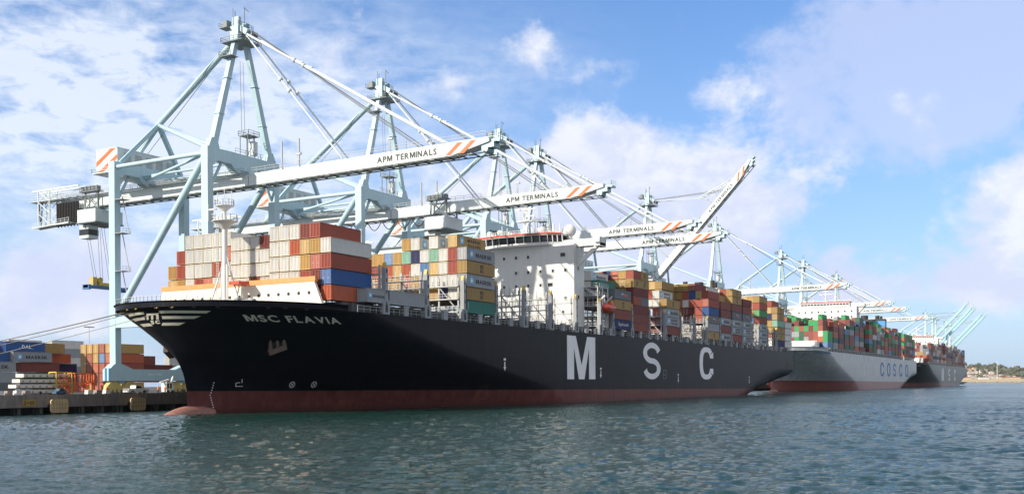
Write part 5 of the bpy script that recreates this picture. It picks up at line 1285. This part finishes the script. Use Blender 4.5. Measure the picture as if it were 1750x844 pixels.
SPOT = ['first and nearest crane, boom out over the bow of the near ship', 'second crane from the left, trolley box hanging under its level boom', 'third crane, level boom over the white deckhouse', 'fourth crane, close behind the third and just right of it',
        'fifth crane, the nearest one with its boom raised high', 'sixth crane, level boom tip above the stern of the near ship', 'seventh crane, level boom over the grey ship forward of its bridge', 'eighth crane, level boom just right of the seventh', 'ninth crane, level boom over the blue funnel of the grey ship']
cr1 = crane(False, 49.0, 0, '')
lv = None
XS = [-31.3, 24.3, 90.2, 118.2, 224.4, 321, 455.8, 516, 626]
cr2 = crane(False, -20.0, 0, ''); cr3 = crane(False, 24.0, 0, ''); crR = crane(True, 24.0, 0, '')
cmap = {}
for c in COL.objects:
    if c.parent: cmap.setdefault(c.parent.name, []).append(c)
srcs = [cr1, cr2, cr3, None, crR, None, None, None, None]
for i, x in enumerate(XS):
    o = srcs[i] or copy_tree(cr3, None, cmap)
    o.location = (x, 54.5, QZ); o['label'] = SPOT[i]; o['category'] = 'crane'; o['group'] = 'container cranes along the quay'
HAZEM = {}; teal_m = mat('crane_teal_paint', (.36, .62, .70), .45)  # white booms of the far cranes turned pale cyan: distance haze put into the colour
for i, x in enumerate((1144.8, 1212, 1244, 1357.7, 1406)):
    o = copy_tree(crR, None, cmap); o.location = (x, 54.5, QZ)
    for ch in [c for c in COL.objects if c.parent == o]:
        if ch.type == 'MESH' and ch.name.split('.')[0] in ('boom', 'fixed_girder'):
            for g_ in [c for c in COL.objects if c.parent == ch and c.name.split('.')[0] in ('boom_stripe', 'boom_lettering')]: bpy.data.objects.remove(g_)
            nm_ = ch.name.split('.')[0]
            if nm_ not in HAZEM:
                HAZEM[nm_] = ch.data.copy()
                for k_ in range(len(HAZEM[nm_].materials)):
                    if HAZEM[nm_].materials[k_] == boom_m: HAZEM[nm_].materials[k_] = teal_m
            ch.data = HAZEM[nm_]
    o['label'] = 'distant crane with raised pale blue boom beyond the last ship, %s of five' % ('first', 'second', 'third', 'fourth', 'fifth')[i]; o['category'] = 'crane'; o['group'] = 'container cranes along the quay'

# ---------------------------------------------------------------- things on the quay
def truck(x, y):
    t = empty('pickup_truck', (x, y, QZ), 'white pickup truck parked beside the crane bogies on the quay', 'pickup truck')
    wp = mat('white_vehicle_paint', (.72, .71, .68), .35, var=.06)
    b = MB(); b.prism([(x-2.7, QZ+.45), (x+2.7, QZ+.45), (x+2.75, QZ+.95), (x+2.5, QZ+1.15), (x+1.2, QZ+1.22), (x+.7, QZ+1.2), (x-.9, QZ+1.2), (x-2.7, QZ+1.2)], 'y', y-.95, y+.95)
    b.prism([(x-.9, QZ+1.2), (x+1.2, QZ+1.2), (x+.5, QZ+1.85), (x-.75, QZ+1.88)], 'y', y-.85, y+.85); b.build('body', wp, t)
    b = MB(); b.prism([(x-.72, QZ+1.27), (x+.98, QZ+1.27), (x+.4, QZ+1.75), (x-.62, QZ+1.77)], 'y', y-.87, y-.855); b.prism([(x-.72, QZ+1.27), (x+.98, QZ+1.27), (x+.4, QZ+1.75), (x-.62, QZ+1.77)], 'y', y+.855, y+.87); b.build('window', glass_m, t)
    for dx in (-1.7, 1.75):
        for dy in (-.86, .86):
            b = MB(); b.tube((x+dx, y+dy-.13, QZ+.4), (x+dx, y+dy+.13, QZ+.4), .4, 16); w_ = b.build('wheel', black_m, t)
            b = MB(); b.tube((x+dx, y+dy-.145, QZ+.4), (x+dx, y+dy+.145, QZ+.4), .2, 10); b.build('rim', ltgrey_m, w_)
    b = MB()
    for dy in (-.7, .7): b.box(x+2.72, x+2.78, y+dy-.2, y+dy+.2, QZ+.75, QZ+.92)
    b.build('headlight', text_w, t)
truck(-57.5, 60.0)
def person(x, y, label, lean=0.0, arm=.3):
    t = empty('person', (x, y, QZ), label, 'person'); z = QZ
    J = [(0, 0, .95), (0, 0, 1.2), (0, 0, 1.42), (lean*.3, 0, 1.52), (lean*.4, 0, 1.68), (0, .11, .88), (.05+arm*.2, .12, .48), (arm*.1, .12, .06), (.16+arm*.1, .13, .02), (0, -.11, .88), (-.02, -.12, .48), (-.08, -.12, .06), (.08, -.13, .02),
         (0, .2, 1.40), (.05, .26, 1.12), (.2+arm*.2, .22, .92+arm*.3), (0, -.2, 1.40), (.03, -.26, 1.12), (.12, -.24, .88)]
    E_ = [(0, 1), (1, 2), (2, 3), (3, 4), (0, 5), (5, 6), (6, 7), (7, 8), (0, 9), (9, 10), (10, 11), (11, 12), (2, 13), (13, 14), (14, 15), (2, 16), (16, 17), (17, 18)]
    rad = [.15, .14, .16, .06, .10, .10, .07, .05, .04, .10, .07, .05, .04, .07, .05, .04, .07, .05, .04]
    me = bpy.data.meshes.new('body'); me.from_pydata(J, E_, []); o = bpy.data.objects.new('body', me); COL.objects.link(o)
    md = o.modifiers.new('skin', 'SKIN'); sm = o.modifiers.new('sub', 'SUBSURF'); sm.levels = 1; sm.render_levels = 1
    for i, r_ in enumerate(rad): me.skin_vertices[0].data[i].radius = (r_, r_)
    me.skin_vertices[0].data[0].use_root = True
    dg = bpy.context.evaluated_depsgraph_get(); nm = bpy.data.meshes.new_from_object(o.evaluated_get(dg)); bpy.data.objects.remove(o)
    nm.name = 'body'; nm.materials.clear(); nm.materials.append(mat('work_trousers', (.04, .045, .06), .9)); nm.materials.append(mat('skin_tone', (.42, .24, .16), .6))
    for p in nm.polygons: p.material_index = 1 if p.center.z > 1.5 else 0; p.use_smooth = True
    o = bpy.data.objects.new('body', nm); COL.objects.link(o); o.parent = t
    b = MB(); V = []; n = 14
    for zz, rx, ry in ((.85, .19, .22), (1.1, .18, .21), (1.35, .19, .26), (1.47, .10, .17)):
        for i in range(n): q = 2*math.pi*i/n; V.append((rx*math.cos(q), ry*math.sin(q), zz))
    b.add(V, [(k*n+i, k*n+(i+1) % n, (k+1)*n+(i+1) % n, (k+1)*n+i) for k in range(3) for i in range(n)], None, True)
    b.box(-.2, .2, -.225, .225, 1.12, 1.17, yellow_m)
    o = bpy.data.objects.new('vest', b.mesh('vest', orangev)); COL.objects.link(o); o.parent = t
    b = MB(); b.sphere((lean*.4, 0, 1.74), .15, 12, 8, sz=.8); b.box(lean*.4+.05, lean*.4+.22, -.1, .1, 1.70, 1.72)
    o = bpy.data.objects.new('hard_hat', b.mesh('hard_hat', white_m)); COL.objects.link(o); o.parent = t
    t.rotation_euler.z = R(200)
person(-52.4, 59.0, 'person in orange vest standing just right of the white pickup')
person(-50.0, 59.5, 'person in orange vest and white helmet next to the white machine on the quay', .1, .6)
person(-62.5, 63.0, 'person in orange vest standing behind the bed of the white pickup', .0, .1)
# small mobile generator / utility machine
t = empty('utility_machine', (-47.6, 62, QZ), 'white box machine with raised pale mast between workers and crane bogies', 'machine')
b = MB(); b.box(-48.3, -46.6, 61, 62.6, QZ+.4, QZ+2.6); b.box(-46.6, -45.9, 61.2, 62.4, QZ+.4, QZ+1.8); b.build('body', white_m, t)
b = MB(); b.box(-48.1, -47.6, 60.95, 60.99, QZ+1.2, QZ+2.3); b.box(-47.3, -46.8, 60.95, 60.99, QZ+1.2, QZ+2.3); b.build('window', glass_m, t)
b = MB(); b.beam((-49.4, 61.8, QZ+2.5), (-47, 61.8, QZ+3.1), .5, .3); b.beam((-46.6, 61.6, QZ+1.9), (-45.8, 61.6, QZ+3.9), .2, .2); b.tube((-46.2, 62.2, QZ+1.8), (-45.6, 62.2, QZ+3.7), .1, 6); b.build('mast', white_m, t)
for dx in (-47.9, -46.6):
    for dy in (61.1, 62.5): b = MB(); b.tube((dx, dy-.15, QZ+.4), (dx, dy+.15, QZ+.4), .4, 14); b.build('wheel', black_m, t)
# stacked cream flat frames
t = empty('flat_rack_stack', (-74, 64.5, QZ), 'four layer stack of cream loading platforms on the quay left of the orange frames', 'platform stack')
for k in range(4):
    b = MB(); x0 = -83.0+(.8, -.6, .2, 1.0)[k]; z = QZ+.25+k*1.05
    b.box(x0, x0+10.5, 63, 65.4, z+.2, z+.85)
    for i in range(7): b.box(x0+i*1.65, x0+i*1.65+.5, 62.9, 65.5, z, z+.2, black_m); b.box(x0+.5+i*1.5, x0+.9+i*1.5, 62.97, 62.995, z+.3, z+.6, GR if False else grey_m)
    b.build('platform', cream_m, t)
# orange and yellow lashing cages
def cage(x0, x1, y, z0, z1, m, label, group='gear frames on the quay'):
    t = empty('gear_frame', ((x0+x1)/2, y, QZ), label, 'steel frame', group)
    b = MB()
    for x in (x0, x1):
        for yy in (y, y+2.2): b.beam((x, yy, z0), (x, yy, z1), .22, .22)
    for z in (z0+.1, (z0+z1)/2, z1):
        for yy in (y, y+2.2): b.beam((x0, yy, z), (x1, yy, z), .2, .2)
        for x in (x0, x1): b.beam((x, y, z), (x, y+2.2, z), .2, .2)
    b.build('frame', m, t)
    b = MB()
    for i in range(7): xx = x0+.3+(x1-x0-.6)*i/6; b.tube((xx, y+.4, z0+.2), (xx+.4, y+.8, z1-.3), .1, 5); b.tube((xx, y+.6, z0+.4+.2*i), (xx-.3, y+1.4, z0+.9+.2*i), .14, 5)
    b.build('twist_rod', orangev, t)
cage(-75.2, -71.6, 62.3, QZ, QZ+4.6, yellow_m, 'yellow upright steel cage filled with orange rods')
cage(-70.8, -66.2, 62.4, QZ+.6, QZ+4.4, orangev, 'orange red lattice frame right of the yellow cage')
t = empty('work_cart', (-77.4, 58.5, QZ), 'small dark blue cart in front of the cream platform stack', 'cart')
b = MB(); b.prism([(-78.5, QZ+.35), (-76.3, QZ+.35), (-76.2, QZ+.8), (-76.7, QZ+1.25), (-77.6, QZ+1.35), (-78.0, QZ+.85), (-78.5, QZ+.8)], 'y', 58.0, 59.2); b.build('body', mat('dull_blue_paint', (.05, .11, .18), .6), t)
b = MB(); b.prism([(-77.5, QZ+.85), (-76.8, QZ+.85), (-76.9, QZ+1.18), (-77.45, QZ+1.22)], 'y', 57.96, 57.99); b.build('window', glass_m, t)
for dx in (-78.1, -76.7): b = MB(); b.tube((dx, 58.0, QZ+.28), (dx, 59.2, QZ+.28), .28, 12); b.build('wheel', black_m, t)
# concrete blocks and bollards along the edge
for i, (x, m, c) in enumerate(((-93.6, white_m, 'white'), (-91.8, conc_m, 'dull grey'), (-90.0, white_m, 'white'), (-88.2, conc_m, 'dull grey'), (-74.6, white_m, 'white'), (-72.6, conc_m, 'dull grey'), (-70.4, white_m, 'white'), (-45.5, white_m, 'white'))):
    b = MB(); b.prism([(x-.6, QZ+.005), (x+.6, QZ+.005), (x+.5, QZ+1.0), (x-.5, QZ+1.0)], 'y', 53.0, 54.0)
    b.build('edge_block', m, label='%s concrete block at the quay edge, %s' % (c, ('leftmost', 'between the two leftmost white ones', 'second white one from the left', 'right of the left pair of white ones', 'in front of the yellow cage', 'between cage blocks', 'below the orange frame', 'near the bow')[i]), cat='block', group='blocks along the quay edge')
for x in (-104, -86, -62, -44):
    b = MB(); b.tube((x, 52.6, QZ), (x, 52.6, QZ+.6), .28, 12); b.tube((x, 52.6, QZ+.6), (x, 52.6, QZ+.85), .42, 12, .36); b.build('mooring_bollard', black_m, label='black mooring bollard on the quay edge', cat='bollard', group='bollards on the quay edge')
# yard light towers
for i, (x, y, h) in enumerate(((33.5, 190, 22.5), (25, 235, 15), (21, 235, 15))):
    t = empty('light_tower', (x, y, QZ), ('tall thin yard floodlight tower left of the first crane leg', 'short far floodlight pole, right one of the pair above the white containers', 'short far floodlight pole, left one of the pair above the white containers')[i], 'light tower', 'yard floodlight towers')
    b = MB(); b.tube((x, y, QZ), (x, y, QZ+h), .16, 8, .1); b.build('pole', ltgrey_m, t)
    b = MB(); b.box(x-2.2, x+2.2, y-.1, y+.1, QZ+h, QZ+h+.12)
    for k in range(8): b.box(x-2.1+k*.55, x-1.8+k*.55, y-.2, y+.2, QZ+h+.12, QZ+h+.4)
    b.build('lamp_head', grey_m, t)
# mooring lines
def line(a, b_, r_, label):
    a = Vector(a); b_ = Vector(b_); mb = MB(); n = 24; L = (b_-a).length; P = []
    for i in range(n+1): f = i/n; p = a.lerp(b_, f); p.z -= L*.012*4*f*(1-f); P.append(p)
    for p, q in zip(P[:-1], P[1:]): mb.tube(p, q, r_, 6)
    mb.build('mooring_line', rope_m, label=label, cat='rope', group='mooring lines from the bow')
line((-82.4, 32.5, 18.2), (-140, 52.6, 3.6), .06, 'uppermost pale mooring line running left from the bow tip')
line((-82.8, 31.5, 18.1), (-141, 52.6, 3.5), .06, 'mooring line just under the uppermost one at the bow')
line((-84.5, 28.5, 17.7), (-139, 52.6, 2.6), .06, 'third mooring line down from the bow tip')
line((-83.5, 19, 18.2), (-128, 52.6, 3.2), .05, 'lowest thin mooring line crossing the bow emblem')

# ---------------------------------------------------------------- haze: one closed box of thin even air round the whole scene
hzm = bpy.data.materials.new('haze_air'); hzm.use_nodes = True; t_ = hzm.node_tree; t_.nodes.clear()
ov = N(t_, 'ShaderNodeOutputMaterial'); pv = N(t_, 'ShaderNodeVolumePrincipled'); pv.inputs['Color'].default_value = (.80, .90, 1, 1); pv.inputs['Density'].default_value = .000025; pv.inputs['Anisotropy'].default_value = .3
t_.links.new(pv.outputs[0], ov.inputs['Volume'])
mb = MB(); mb.box(-9900, 14500, -9600, 9600, -6, 125); mb.build('haze', hzm, kind='stuff', label='thin pale sea air over the harbour', cat='haze')
